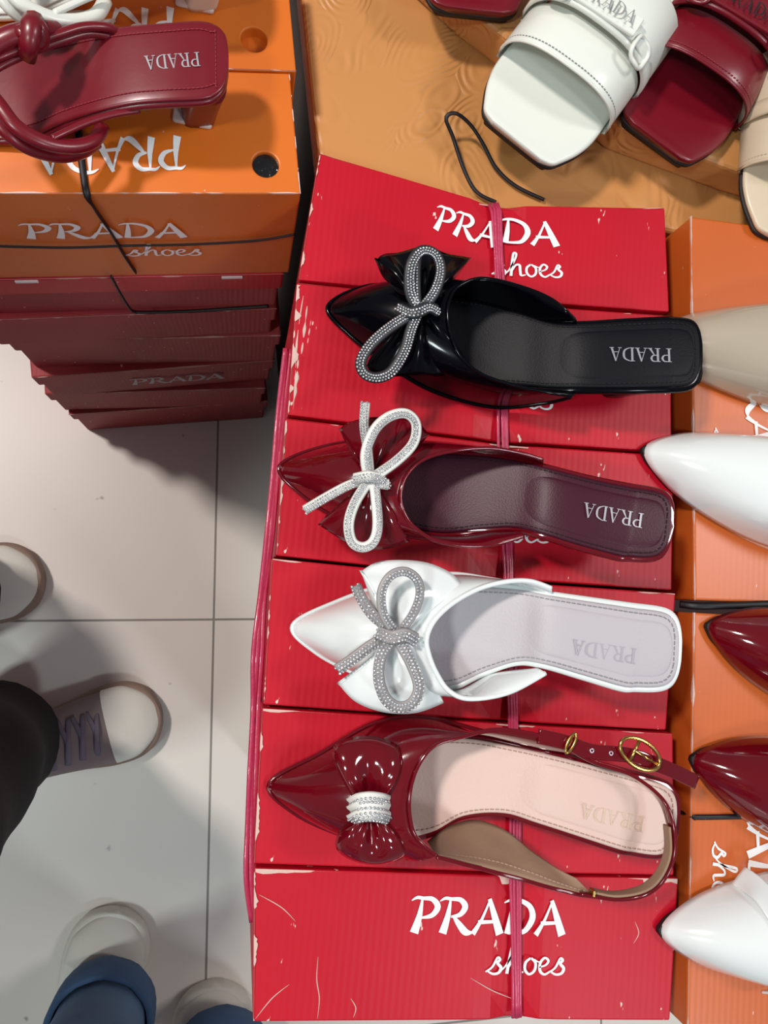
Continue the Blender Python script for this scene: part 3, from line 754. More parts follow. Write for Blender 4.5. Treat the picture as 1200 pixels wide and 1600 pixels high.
rib_stones(g, P3([(653,484,.054),(640,455,.058),(642,415,.062),(658,392,.062),(680,397,.060),(689,422,.058),(680,455,.056),(660,482,.055)]), .0027, 3, .00085)
rib_stones(g, P3([(652,400,.058),(650,430,.057),(652,484,.055)]), .0022, 2, .00085)
rib_stones(g, P3([(652,486,.054),(612,510,.056),(580,538,.057),(564,565,.056),(570,584,.054),(590,590,.053),(612,580,.054),(632,548,.055),(642,515,.055),(654,486,.055)]), .0027, 3, .00085)
rib_stones(g, P3([(622,480,.053),(640,488,.057),(655,486,.059),(670,480,.057),(684,486,.053)]), .0032, 3, .00085)
g.make('rhinestone_ribbon', ['ribbon_black', 'stone'], t)

# ---- burgundy bow mule
t = thing('bow_mule', 'burgundy patent pointed mule, plum insole and white rhinestone ribbon bow', 'shoe', tuple(W(750, 790, ZT).to_2d())+(ZT,))
fb = [((470,722),(470,742),.004),((550,700),(550,790),.005),((620,698),(620,828),.006),((690,700),(690,842),.009),((755,704),(748,836),.018),((812,713),(800,832),.029),
      ((862,725),(846,842),.040),((925,741),(905,860),.046),((985,753),(965,876),.049),((1025,759),(1008,884),.050),((1045,768),(1032,880),.050),((1056,792),(1050,854),.050)]
ins, pairs = footbed(t, fb, 'leather_plum', 'patent_burg', 'thread_dark')
heel(t, pairs, 'patent_burg', i=-8)
up_ = [((846,722),.034,(848,718),.043),((800,712),.024,(806,706),.045),((740,706),.010,(760,700),.046),((680,694),.004,(706,705),.046),((610,690),.004,(662,718),.047),((520,694),.004,(636,742),.048),
       ((437,727),.003,(626,772),.048),((470,772),.004,(631,800),.047),((540,815),.004,(648,824),.046),((620,836),.004,(682,845),.045),((698,842),.008,(730,853),.044),((752,836),.018,(776,850),.043),((808,834),.031,(818,838),.040)]
upper(t, up_, 'patent_burg', 'leather_plum', seed=3)
logo(t, (1006,803), (912,785), .0092, .0518, 'silver')
g = G()
fan(g, 577, 748, .044, [(552,720),(531,670),(531,670),(548,659),(610,650),(646,656),(669,681),(669,681),(640,712),(600,735)], .040, pl=3)
fan(g, 577, 748, .044, [(556,775),(515,800),(498,820),(498,820),(530,842),(574,857),(610,857),(638,846),(638,846),(622,800),(600,768)], .034, pl=3)
solid(g.make('pleated_bow', 'patent_burg', t), .001)
g = G()
rib_stones(g, P3([(571,629,.056),(569,665,.055),(574,700,.055),(578,745,.054)]), .0022, 3, .0008)
rib_stones(g, P3([(576,748,.054),(571,710,.060),(585,672,.063),(608,651,.063),(634,646,.062),(650,662,.060),(646,692,.058),(620,720,.056),(580,748,.055)]), .0024, 2, .0009)
rib_stones(g, P3([(577,750,.054),(555,785,.058),(545,818,.059),(550,846,.057),(567,855,.056),(584,845,.056),(590,815,.056),(584,750,.055)]), .0024, 2, .0009)
rib_stones(g, P3([(476,797,.042),(513,775,.048),(548,757,.052),(577,750,.054)]), .0022, 3, .0008)
rib_stones(g, P3([(577,748,.055),(590,754,.055),(607,757,.053)]), .0026, 3, .0008)
rib_stones(g, P3([(553,748,.054),(577,744,.059),(600,750,.054)]), .0026, 3, .0008)
g.make('rhinestone_ribbon', ['ribbon_white', 'stone'], t)

# ---- white bow mule
t = thing('bow_mule', 'white patent pointed mule with wide white bow and silver rhinestone ribbon', 'shoe', tuple(W(760, 990, ZT).to_2d())+(ZT,))
fb = [((490,970),(490,992),.004),((570,935),(570,1045),.005),((640,915),(640,1075),.006),((700,905),(700,1084),.009),((760,908),(755,1060),.018),((815,914),(808,1042),.029),
      ((862,923),(850,1046),.040),((925,932),(912,1064),.046),((990,941),(972,1082),.049),((1032,948),(1022,1088),.050),((1056,958),(1050,1080),.050),((1069,985),(1062,1050),.050)]
ins, pairs = footbed(t, fb, 'leather_grey', 'patent_white', 'thread_shade_grey')
heel(t, pairs, 'patent_white', i=-8)
up_ = [((858,926),.034,(861,919),.043),((815,914),.024,(828,908),.045),((760,903),.010,(790,909),.046),((700,896),.004,(748,920),.046),((620,908),.004,(708,942),.047),((530,938),.004,(680,968),.048),
       ((457,977),.003,(667,996),.048),((492,1019),.004,(670,1022),.047),((560,1055),.004,(682,1052),.046),((630,1078),.004,(702,1080),.045),((712,1082),.008,(735,1092),.044),((768,1056),.019,(795,1082),.043),((840,1047),.036,(852,1052),.040)]
upper(t, up_, 'patent_white', 'leather_grey', seed=5, piping=.0016)
logo(t, (995,1014), (894,999), .0092, .0518, 'emboss')
g = G()
fan(g, 618, 992, .044, [(585,955),(564,893),(564,893),(590,878),(630,875),(670,880),(706,896),(723,915),(723,915),(690,945),(650,985)], .041, pl=2, amp=.0012)
fan(g, 618, 992, .044, [(585,1018),(552,1048),(529,1069),(529,1069),(556,1097),(600,1113),(650,1114),(694,1099),(694,1099),(682,1060),(662,1020)], .036, pl=2, amp=.0012)
solid(g.make('wide_bow', 'patent_white', t), .0012)
g = G()
rib_stones(g, P3([(620,990,.054),(600,962,.060),(596,926,.063),(610,900,.064),(633,893,.063),(652,906,.061),(656,930,.059),(645,960,.057),(622,992,.055)]), .0020, 2, .0010)
rib_stones(g, P3([(617,994,.054),(596,1025,.058),(592,1060,.059),(603,1092,.058),(624,1105,.056),(645,1097,.056),(654,1072,.056),(642,1036,.056),(620,996,.056)]), .0026, 3, .0010)
rib_stones(g, P3([(556,915,.046),(565,935,.048),(582,960,.051),(615,990,.054)]), .0026, 3, .0010)
rib_stones(g, P3([(527,1046,.044),(550,1030,.047),(585,1005,.051),(615,993,.054)]), .0026, 3, .0010)
rib_stones(g, P3([(590,988,.053),(612,996,.059),(632,992,.059),(650,1000,.053)]), .0034, 3, .0010)
g.make('rhinestone_ribbon', ['ribbon_grey', 'stone'], t)

# ---- burgundy slingback
t = thing('slingback_shoe', 'burgundy patent pointed slingback with blush insole, gold buckle and pinched bow', 'shoe', tuple(W(760, 1240, ZT).to_2d())+(ZT,))
fb = [((455,1218),(455,1240),.004),((540,1165),(540,1290),.005),((610,1140),(612,1320),.006),((680,1140),(672,1312),.008),((745,1146),(722,1284),.014),((810,1160),(784,1278),.024),
      ((865,1172),(838,1294),.035),((930,1188),(905,1316),.044),((990,1204),(966,1336),.048),((1030,1215),(1010,1346),.050),((1052,1230),(1040,1346),.050),((1066,1258),(1058,1318),.050)]
ins, pairs = footbed(t, fb, 'leather_pink', 'patent_burg', 'thread_tan', inset=.0036)
heel(t, pairs, 'patent_burg', i=-8)
up_ = [((882,1172),.036,(892,1164),.052),((820,1160),.022,(838,1148),.052),((745,1140),.008,(776,1140),.050),((660,1120),.004,(720,1152),.048),((585,1130),.004,(678,1166),.048),((500,1178),.004,(652,1200),.048),
       ((420,1225),.003,(640,1245),.048),((458,1270),.004,(643,1290),.047),((530,1304),.004,(655,1314),.046),((610,1326),.004,(682,1337),.047),((680,1312),.007,(728,1349),.048),((730,1290),.014,(808,1369),.050),((775,1290),.022,(884,1390),.051),((800,1300),.028,(918,1397),.051)]
vamp_pairs = up_[:10]
o, rim, out = upper(t, vamp_pairs, 'patent_burg', 'lining', seed=9)
# inner quarter wall (tan lining inside, patent outside)
qp = [((668,1316),.006,(682,1337),.047),((700,1292),.010,(728,1349),.048),((745,1282),.016,(780,1362),.049),((790,1298),.024,(835,1378),.050),((830,1330),.033,(876,1389),.051),((868,1356),.040,(905,1396),.051),((900,1372),.046,(925,1398),.052)]
pq = [(W(*a, ZT+az), W(*b, ZT+bz)) for a, az, b, bz in qp]
g = G(); fl = crp([tuple(a)+tuple(b) for a, b in pq], 8)
rows = [[V(r[:3]).lerp(V(r[3:6]), j/10)+V((0, 0, .0016*noise.noise(V(r[:3]).lerp(V(r[3:6]), j/10)*60))) for j in range(11)] for r in fl]
g.grid(rows); q = g.make('quarter_panel', 'lining', t); solid(q, .0008, 0)
g = G(); g.sweep([r[-1]+V((0, -.0008, -.0005)) for r in rows], .0014, .0016, sides=8); g.make('panel_edge', 'patent_burg', q)
A_ = [r[8] + V((0, 0, .0008)) for r in rows]; g = G(); dashes(g, A_, step=.0026); g.make('stitching', 'thread_tan', q)
# heel strap
def band(px, w=.0035, h=.0009, upv=None):
    return cr(P3(px), 60)
def stand_band(g, path, hgt, th, m=0):
    """ribbon standing on edge: tall in z, thin sideways"""
    g.sweep(path, th, hgt, sides=12, rect=True, m=m)
g = G(); stand_band(g, cr(P3([(905,1394,.050),(960,1402,.056),(1002,1395,.062),(1032,1372,.068),(1049,1333,.070),(1048,1288,.070),(1030,1246,.066),(984,1210,.060),(925,1190,.054),(888,1170,.050)]), 80), .0042, .0011)
hs = g.make('heel_strap', 'patent_burg', t)
g = G(); stand_band(g, cr(P3([(922,1391,.051),(960,1397,.056),(1000,1390,.062),(1027,1370,.068),(1043,1333,.070),(1042,1290,.070)]), 60), .0036, .0008)
g.make('strap_lining', 'lining', hs)
g = G(); g.sweep(cr(P3([(840,1150,.052),(884,1160,.055),(925,1174,.057),(983,1180,.060),(1020,1192,.060),(1055,1206,.056),(1088,1222,.050)]), 60), .0044, .0009, sides=12, rect=True)
bs = g.make('buckle_strap', 'patent_burg', t)
g = G()
for x, y in ((925,1173),(955,1177)):
    p = W(x, y, ZT+.0595); n = 14
    g.sweep([p+V((math.cos(6.2832*i/n)*.0011, math.sin(6.2832*i/n)*.0011, 0)) for i in range(n)], .0004, .0003, closed=True, sides=6)
g.make('eyelet', 'silver', bs)
g = G(); c = W(1000, 1178, ZT+.0635); n = 40
dx = (W(1030, 1196, ZT+.0635)-c); ux = dx.normalized(); uy = V((-ux.y, ux.x, 0))
g.sweep([c+ux*math.cos(6.2832*i/n)*.0138+uy*math.sin(6.2832*i/n)*.0078 for i in range(n)], .0012, .0012, closed=True, sides=8)
g.sweep([c-ux*.004+uy*.0078, c-ux*.004-uy*.0078], .0010, .0010, sides=8); g.sweep([c-ux*.004, c+ux*.013], .0008, .0008, sides=8)
g.make('gold_buckle', 'gold', t)
g = G(); c = W(892, 1161, ZT+.058)
g.sweep([c+ux*math.cos(6.2832*i/n)*.0020+uy*math.sin(6.2832*i/n)*.0060 for i in range(n)], .0010, .0010, closed=True, sides=8)
g.make('gold_ring', 'gold', t)
g = G(); g.box(W(925, 1394, ZT+.056), V((.0007, 0, 0)), V((0, .0016, 0)), V((0, 0, .003))); g.make('gold_keeper', 'gold', t, smooth=False)
logo(t, (1007,1277), (909,1255), .0088, .0518, 'pale_gold')
def lobe(g, ox, oy, zc, outline, zo, fold=1.0, seed=0, hgt=.010):
    """puffed bow lobe: closed cushion from knot to rounded end with folds"""
    O = W(ox, oy, ZT+zc); Q = cr(outline, 50); rows = []
    K = 14
    for side in (1, -1):
        rows = []
        for i, (x, y) in enumerate(Q):
            u = i/49; E = W(x, y, ZT+zo); row = []
            for j in range(K+1):
                s = .12+.88*j/K; p = O.lerp(E, s)
                prof = math.sin(math.pi*(s**1.3))**.7 if s < 1 else 0
                ridge = (1-.8*math.exp(-((u-.5)/.10)**2)*(1.15-s))*(1-.25*math.exp(-((u-.27)/.05)**2)*(1-s))*(1-.25*math.exp(-((u-.73)/.05)**2)*(1-s))
                p.z += (hgt*prof*ridge if side > 0 else -.003*prof)*math.sin(math.pi*min(1, max(0, .08+u*.84)))**.4
                row.append(p)
            rows.append(row)
        g.grid(rows)
g = G()
lobe(g, 576, 1262, .040, [(552,1250),(528,1205),(519,1172),(538,1155),(580,1150),(620,1163),(631,1188),(618,1218),(600,1250)], .042)
lobe(g, 578, 1266, .040, [(552,1280),(530,1298),(525,1325),(550,1345),(592,1352),(630,1340),(634,1320),(618,1295),(602,1280)], .038)
g.make('pinched_bow', 'patent_burg', t, doubles=.0001)
g = G()
for i, (yy, rws) in enumerate(((1250, 2), (1262, 1), (1276, 3))):
    rib_stones(g, P3([(549,yy+3,.043),(560,yy-1,.052),(578,yy-3,.055),(596,yy-1,.052),(606,yy+2,.043)]), .0030, rws, .0010, h=.0012)
g.make('rhinestone_band', ['ribbon_white', 'stone'], t)

# ------------------------------------------------------------------ pointed shoes of the right row (local: tip at 0, body towards +x)
BWD = [(0, .0035), (.006, .0105), (.02, .0185), (.045, .0275), (.075, .0355), (.105, .0385), (.14, .036), (.18, .030), (.215, .0265), (.238, .022), (.248, .010)]
def pointed(name, label, tip, direc, mat, lining, zt=ZT, scale=1.0, flat=1, toe_cap=None, extra=None):
    o = W(*tip, zt+.006); d = W(*direc, zt+.006)-o; ang = math.atan2(d.y, d.x)
    t = thing(name, label, 'shoe', (o.x, o.y, zt), ang)
    bw = crp(BWD, 5)
    zf = lambda s: .004 + .040*max(0, min(1, (s-.10)/.10))**1.6
    prs = [(V((s, b*.86, zf(s))), V((s, -b*.86, zf(s)))) for s, b in BWD]
    g = G(); slab(g, prs, .0024, n=60, lift=-.0012); g.make('sole', 'outsole', t, local=True)
    g = G(); slab(g, prs[3:], .0010, n=50, lift=.002, inset=.003); g.make('insole', lining, t, local=True)
    thr = .098; up_ = []
    rimp = [(.205, .0255, .060), (.17, .027, .058), (.14, .027, .053), (.118, .021, .050), (.104, .011, .049)]
    outp = [(.205, .0285), (.15, .035), (.105, .0385), (.055, .031), (.020, .0185)]
    for (sx, sy), (rx, ry, rz) in zip(outp, rimp): up_.append((V((sx, sy, zf(sx))), V((rx, ry, rz))))
    mid = (V((-.0005, 0, .005)), V((thr, 0, .048)))
    allp = up_+[mid]+[(V((a.x, -a.y, a.z)), V((b.x, -b.y, b.z))) for a, b in up_[::-1]]
    g = G(); rim, out = ring(g, allp); o1 = solid(g.make('vamp', mat, t, local=True), .0014)
    g = G(); g.sweep(rim, .0011, .0011, sides=8); g.make('rim_piping', mat, o1, local=True)
    # heel counter
    hp = [(V((.205, .0285, .044)), V((.205, .0255, .060))), (V((.232, .024, .044)), V((.228, .021, .063))), (V((.249, .010, .044)), V((.243, .009, .066))), (V((.249, -.010, .044)), V((.243, -.009, .066))), (V((.232, -.024, .044)), V((.228, -.021, .063))), (V((.205, -.0285, .044)), V((.205, -.0255, .060)))]
    g = G(); ring(g, hp, K=6); solid(g.make('heel_counter', mat, t, local=True), .0014)
    g = G(); rows = []
    for k in range(7):
        s = k/6; row = []
        for j in range(16):
            th = 6.2832*j/16; row.append(V((.225-.004*s+math.cos(th)*(.018*(1-s)+.007), math.sin(th)*(.018*(1-s)+.007), .042*(1-s))))
        rows.append(row)
    g.grid(rows, closed_v=True, cap0=True, cap1=True); g.make('heel', mat, t, local=True)
    g = G(); slab(g, [(V((-.0012, .0018, .0030)), V((-.0012, -.0018, .0030))), (V((.003, .0065, .0030)), V((.003, -.0065, .0030))), (V((.008, .009, .0030)), V((.008, -.009, .0030)))], .0024, n=12); g.make('toe_edge', 'outsole', t, local=True)
    return t
pointed('pointed_shoe', 'beige patent pointed shoe whose toe pokes under the black mule heel', (1022, 525), (1200, 556), 'patent_beige', 'leather_pink')
pointed('pointed_shoe', 'white patent pointed shoe beside the heel of the burgundy bow mule', (1008, 702), (1200, 768), 'patent_white', 'leather_pink')
pointed('pointed_shoe', 'burgundy patent pointed shoe beside the heel of the white mule, upper of two', (1109, 978), (1200, 1010), 'patent_burg', 'leather_plum')
pointed('pointed_shoe', 'burgundy patent pointed shoe beside the buckle of the slingback, lower of two', (1085, 1187), (1200, 1222), 'patent_burg', 'leather_plum')
t = pointed('pointed_shoe', 'white patent pointed shoe with oval silver buckle strap at the lower right', (1034, 1456), (1200, 1450), 'patent_white', 'leather_pink')
g = G(); g.sweep(cr([(.055, .035, .008), (.060, .030, .024), (.066, .015, .0365), (.072, 0, .040), (.076, -.015, .0375), (.078, -.030, .026), (.078, -.039, .008)], 50), .0075, .0010, sides=12, rect=True, up=V((.05, 0, 1)))
st = g.make('strap', 'patent_white', t, local=True)
g = G(); c = V((.073, .012, .043)); n = 44
g.sweep([c+V((math.cos(6.2832*i/n)*.0090, 0, 0))+V((.25*.016*math.sin(6.2832*i/n), .016*math.sin(6.2832*i/n), -.003*math.sin(6.2832*i/n))) for i in range(n)], .0021, .0014, closed=True, sides=10)
g.make('oval_buckle', 'steel', t, local=True)

# ------------------------------------------------------------------ square-toed sandals (local: +y towards the toe, x across)
def sandal(label, mid, rot, mat, thread, name='slide_sandal', group=None, plate=True, zs=ZR, base=.0):
    o = W(*mid, zs+.015)
    t = thing(name, label, 'sandal', (o.x, o.y, zs), rot)
    prs = [(-.190, .020, .050), (-.182, .028, .050), (-.165, .031, .049), (-.12, .031, .042), (-.08, .035, .026), (-.04, .042, .014), (0, .0445, .011), (.02, .0415, .011), (.036, .0345, .0115), (.0425, .030, .012), (.0455, .022, .012)]
    pp = [(V((-w, y, z)), V((w, y, z))) for y, w, z in prs]
    g = G(); slab(g, pp, .0030, n=80, lift=-.0005, ex=.4); fbd = g.make('footbed', mat, t, local=True)
    g = G(); slab(g, [(a+V((0, 0, -.0055)), b+V((0, 0, -.0055))) for a, b in pp], .0022, n=60, ex=.4); g.make('outsole', 'outsole', t, local=True)
    # toe support under the front part
    g = G(); slab(g, [(V((-w*.9, y, .0023)), V((w*.9, y, .0023))) for y, w, z in prs[5:10]], .0022, n=30); g.make('outsole_tread', 'outsole', t, local=True)
    g = G(); g.sweep([(0, -.172, .044), (0, -.172, .001)], .017, .014, sides=20, rect=True, up=V((0, 1, 0))); g.make('heel', mat, t, local=True)
    def arch(y, skew, hw, h, w, th, lift=0, m=mat, nm='band', tilt=.0):
        g = G(); rows = []
        N_ = 36
        for i in range(N_+1):
            a = math.pi*i/N_; c_, s_ = math.cos(a), math.sin(a)
            x = -hw*math.copysign(abs(c_)**.75, c_); z = .007+(h*abs(s_)**.8)+lift
            if i in (0, N_): x *= .86; z = .0045
            elif i in (1, N_-1): z = .0085 if lift == 0 else z
            row = []
            for (du, dt) in ((-1, 0), (-.92, th), (0, th*1.25), (.92, th), (1, 0), (.92, -th*.6), (0, -th*.6), (-.92, -th*.6)):
                yy = y+skew*x+du*w - .008*(1-s_)*(1 if y < .1 else 1)
                nrm = V((x/hw*.5, 0, 1)).normalized()
                row.append(V((x, yy, z-max(0, du)*tilt*s_))+nrm*dt)
            rows.append(row)
        g.grid(rows, closed_v=True, cap0=True, cap1=True)
        return g.make(nm, m, t, local=True), rows
    b1, rows = arch(-.016, .06, .0475, .040, .0185, .0010, nm='toe_band')
    g = G(); g.sweep([r[4] for r in rows], .0010, .0010, sides=8); g.make('band_edge', mat, b1, local=True)
    g = G(); dashes(g, [r[3].lerp(r[2], .12)+V((0, 0, .0006)) for r in rows], step=.0026, L=.0008); g.make('stitching', thread, b1, local=True)
    b2, r2_ = arch(-.056, .06, .0500, .052, .024, .0012, nm='instep_band')
    b3, r3_ = arch(-.036, .06, .0500, .0465, .0060, .0022, lift=.002, nm='chain_strap')
    if plate:
        # raised bar with letters, fixed over the chain strap
        g = G(); c = V((.002, -.0385, .0600)); g.box(c, V((.025, .0015, -.0018)), V((-.0004, .0068, -.0012)), V((0, 0, .0016)))
        pl_ = bevel(g.make('name_bar', mat, t, smooth=False, local=True), .0012, 3)
        ss, wd = strokes('PRADA', SER)
        ex = V((-1, -.06, .085)).normalized()
        ey = V((.06, -1, .2)).normalized()
        lettering('bar_lettering', ss, wd, c+V((.0205, .0052, .0016)), ex, ey, .041/wd, 'thread_dark' if mat == 'leather_burg' else 'thread_shade_grey', pl_, local=True, ylen=.0088)  # grey on the white sandal paints the shadow inside cut-out letters
        for sx in (-1, 1):
            g = G(); c = V((sx*.033, -.036, .0525)); n = 32
            q = [c+V((math.copysign(abs(math.cos(6.2832*i/n))**.6, math.cos(6.2832*i/n))*.0065, math.copysign(abs(math.sin(6.2832*i/n))**.6, math.sin(6.2832*i/n))*.0088, -sx*math.cos(6.2832*i/n)*.0052)) for i in range(n)]
            g.sweep(q, .0016, .0014, closed=True, sides=8); g.make('chain_link', mat, t, local=True)
    return t
ra = math.atan2(-(.78), -.62)     # picture direction of the toe, y up
def sdir(dx, dy, at):
    a = W(*at, ZR+.015); b = W(at[0]+dx*50, at[1]+dy*50, ZR+.015); d = b-a; return math.atan2(d.y, d.x)-math.pi/2
sandal('white square-toed slide sandal with stitched band and raised lettered bar', (862, 146), sdir(-.60, .80, (862, 146)), 'leather_white', 'thread_shade_grey')
sandal('burgundy square-toed slide sandal beside the white one, lettered bar on its band', (1072, 146), sdir(-.52, .85, (1072, 146)), 'leather_burg', 'thread_red')
sandal('cream slide sandal cut off by the right edge of the picture', (1250, 284), sdir(-.05, 1, (1250, 284)), 'leather_cream', 'thread_tan', plate=False)
sandal('burgundy slide sandal cut off at the top edge, only its toe showing', (740, -80), sdir(.05, 1, (742, -84)), 'leather_burg', 'thread_red', plate=False)

# ------------------------------------------------------------------ knotted mules on the left stack
def knotted(label, dx, dy, mat, thread, heel_mat):
    q = lambda L: [tuple(W(x+dx, y+dy, ZT+z)) for x, y, z in L]
    c = W(150+dx, 120+dy, ZT)
    t = thing('knotted_mule', label, 'shoe', (c.x, c.y, ZT))
    fb = [((-205,100),(-190,150),.006),((-170,70),(-160,205),.006),((-100,62),(-100,228),.006),((-40,70),(-30,224),.007),((25,72),(45,218),.012),((90,58),(100,196),.024),((145,46),(150,180),.036),((200,38),(205,168),.044),
          ((260,33),(262,163),.048),((310,30),(315,160),.049),((336,36),(338,153),.049),((352,52),(352,136),.049),((357,80),(357,112),.049)]
    pairs = [(W(a[0]+dx, a[1]+dy, ZT+z), W(b[0]+dx, b[1]+dy, ZT+z)) for a, b, z in fb]
    g = G(); slab(g, pairs, .0030, n=80, lift=-.0032); g.make('sole', mat, t)
    g = G(); slab(g, pairs, .0018, n=80, lift=0, inset=.0015); ins = g.make('insole', mat, t)
    A_, B_ = stitch_path(pairs[3:-2], .008, .0021)
    g = G(); dashes(g, A_+B_[::-1], step=.0026); g.make('stitching', thread, ins)
    g = G(); pin = [(p[0].lerp(p[1], .2), p[1].lerp(p[0], .2)) for p in pairs[3:-2]]; slab(g, pin, .0010, n=50, lift=.0006, ex=.8); g.make('heel_pad', mat, ins)
    hl = heel(t, pairs, mat, i=-4, bw=.0125, fwd=.006, tw=.006)
    c2 = (pairs[-4][0]+pairs[-4][1])/2; g = G(); g.box((c2.x-.006, c2.y, ZT+.0022), V((.0128, 0, 0)), V((0, .0135, 0)), V((0, 0, .0021))); bevel(g.make('heel_tip', heel_mat, hl, smooth=False), .002, 3)
    a, b = W(311+dx, 82+dy, ZT+.0512), W(225+dx, 89+dy, ZT+.0480); ss, wd = strokes('PRADA', SER); ex = (b-a).normalized()
    lettering('foil_lettering', ss, wd, a, ex, V((0, 0, 1)).cross(ex), (b-a).length/wd, 'silver', ins, ylen=.0088, th=.0004)
    for L, w_ in (([(187,50,.040),(165,42,.046),(130,42,.050),(95,52,.053),(55,66,.055),(10,84,.056),(-30,100,.055),(-60,110,.054)], .0028),
                  ([(180,58,.038),(140,52,.045),(100,62,.049),(55,78,.051),(5,100,.052),(-40,130,.050)], .0028),
                  ([(50,50,.060),(20,56,.060),(-10,72,.058),(-30,92,.056)], .0062),
                  ([(218,172,.038),(180,178,.040),(140,190,.042),(105,205,.044),(82,216,.046)], .0022),
                  ([(-40,120,.054),(-5,160,.054),(22,195,.052),(54,216,.048),(88,227,.043),(122,228,.038),(148,218,.034),(160,198,.030)], .0045),
                  ([(-45,135,.050),(-12,178,.050),(15,210,.046),(48,232,.038),(90,243,.028),(125,238,.020),(150,222,.016)], .0045),
                  ([(30,50,.056),(60,44,.058),(90,46,.050)], .005)):
        g = G(); g.sweep(cr(q(L), 50), w_, w_*.8, sides=12); g.make('strap', mat, t)
    # knot
    g = G(); c = W(50+dx, 52+dy, ZT+.060)
    g.sweep([c+V((math.cos(a)*.0055, math.sin(a)*.0045, math.sin(2*a)*.003)) for a in [6.2832*i/28 for i in range(28)]], 0.0042, .0038, closed=True, sides=10)
    g.sweep([c+V((-.003, -.011, -.006)), c+V((0, -.007, .002)), c+V((.001, 0, .006)), c+V((0, .007, .002)), c+V((-.002, .011, -.006))], .006, .0045, sides=10)
    g.make('knot', mat, t)
    return t
knotted('burgundy leather knotted strap mule on the front orange box of the left stack', 0, 0, 'leather_burg', 'thread_red', 'heel_clear')
knotted('cream white knotted strap mule behind the burgundy one, cut off by the top edge', 4, -196, 'leather_white', 'thread_tan', 'heel_clear')

# ------------------------------------------------------------------ people
def sneaker(person, toe, back, kind, length=.275):
    """local frame: heel at 0, toe at +x; built directly in world space"""
    o = W(*toe, .03); b_ = W(*back, .03); fx = (o-b_); fx.z = 0; fx.normalize(); fy = V((-fx.y, fx.x, 0)); O = V((o.x, o.y, 0))-fx*length
    X = lambda x, y, z: O+fx*(x*length)+fy*y*1.14+V((0, 0, z))
    prof = [(0, .018), (.04, .030), (.15, .037), (.35, .037), (.55, .043), (.72, .050), (.85, .049), (.94, .038), (.985, .022), (1.0, .008)]
    sole_m, up_m = ('rubber_white', 'canvas_white' if kind == 'white' else 'canvas_grey')
    g = G(); slab(g, [(X(s, w, .016), X(s, -w, .016)) for s, w in prof], .0155, n=60, ex=.5)
    root = g.make('sneaker', sole_m if kind == 'white' else 'rubber_tan', person)
    g = G(); rows = []
    hs = crp([(.01, .026, .085), (.06, .032, .092), (.2, .034, .090), (.36, .036, .082), (.52, .040, .066), (.66, .044, .054), (.80, .044, .046), (.90, .036, .040), (.955, .024, .034), (.985, .010, .028)], 5)
    for s, w, h in hs:
        row = []
        for j in range(19):
            a = math.pi*j/18; c_, s_ = math.cos(a), math.sin(a)
            row.append(X(s, w*math.copysign(abs(c_)**.7, c_), .026+(h-.026)*abs(s_)**.75))
        rows.append(row)
    g.grid(rows, cap0=True, cap1=True); g.make('sneaker_upper', up_m, root)
    # toe cap
    g = G(); rows = []
    for s, w, h in crp([(.74, .0448, .051), (.84, .0435, .046), (.91, .034, .0415), (.955, .0235, .0355), (.987, .010, .029)], 6):
        row = []
        for j in range(19):
            a = math.pi*j/18; c_, s_ = math.cos(a), math.sin(a); row.append(X(s, (w+.0012)*math.copysign(abs(c_)**.7, c_), .028+(h+.0015-.028)*abs(s_)**.75))
        rows.append(row)
    g.grid(rows, cap1=True); g.make('toe_cap', 'rubber_white' if kind == 'white' else 'canvas_white', root)
    g = G()
    for k in range(5):
        s = .40+.065*k; h = .080-.0062*k*1.05
        g.sweep(cr([tuple(X(s, .027, h-.004)), tuple(X(s+.03, 0, h+.004)), tuple(X(s+.01, -.027, h-.004))], 14), .0034, .0012, sides=8)
        g.sweep(cr([tuple(X(s, -.027, h-.004)), tuple(X(s+.035, 0, h+.005)), tuple(X(s+.05, .026, h-.008))], 14), .0034, .0012, sides=8)
    g.make('laces', 'canvas_white' if kind == 'white' else 'lace', root)
    return X(.16, 0, .10)
def skin(name, verts, edges, radii, mat, parent=None, root=0, lvl=1):
    d = bpy.data.meshes.new(name); 
    if parent is not None: inv = rootmat(parent); verts = [(inv.inverted() @ V(v)) if inv is not None else V(v) for v in verts]
    d.from_pydata([tuple(v) for v in verts], edges, []); d.materials.append(M[mat])
    o = bpy.data.objects.new(name, d); C.objects.link(o)
    if parent is not None: o.parent = parent
    o.modifiers.new('skin', 'SKIN').use_smooth_shade = True
    sv = o.data.skin_vertices[0].data
    for i, r in enumerate(radii): sv[i].radius = (r, r) if not isinstance(r, tuple) else r; sv[i].use_root = (i == root)
    o.modifiers.new('sub', 'SUBSURF').levels = lvl; o.modifiers['sub'].render_levels = lvl+1
    bpy.context.view_layer.update(); dg = bpy.context.evaluated_depsgraph_get(); nm = bpy.data.meshes.new_from_object(o.evaluated_get(dg))
    o.modifiers.clear(); o.data = nm
    return o
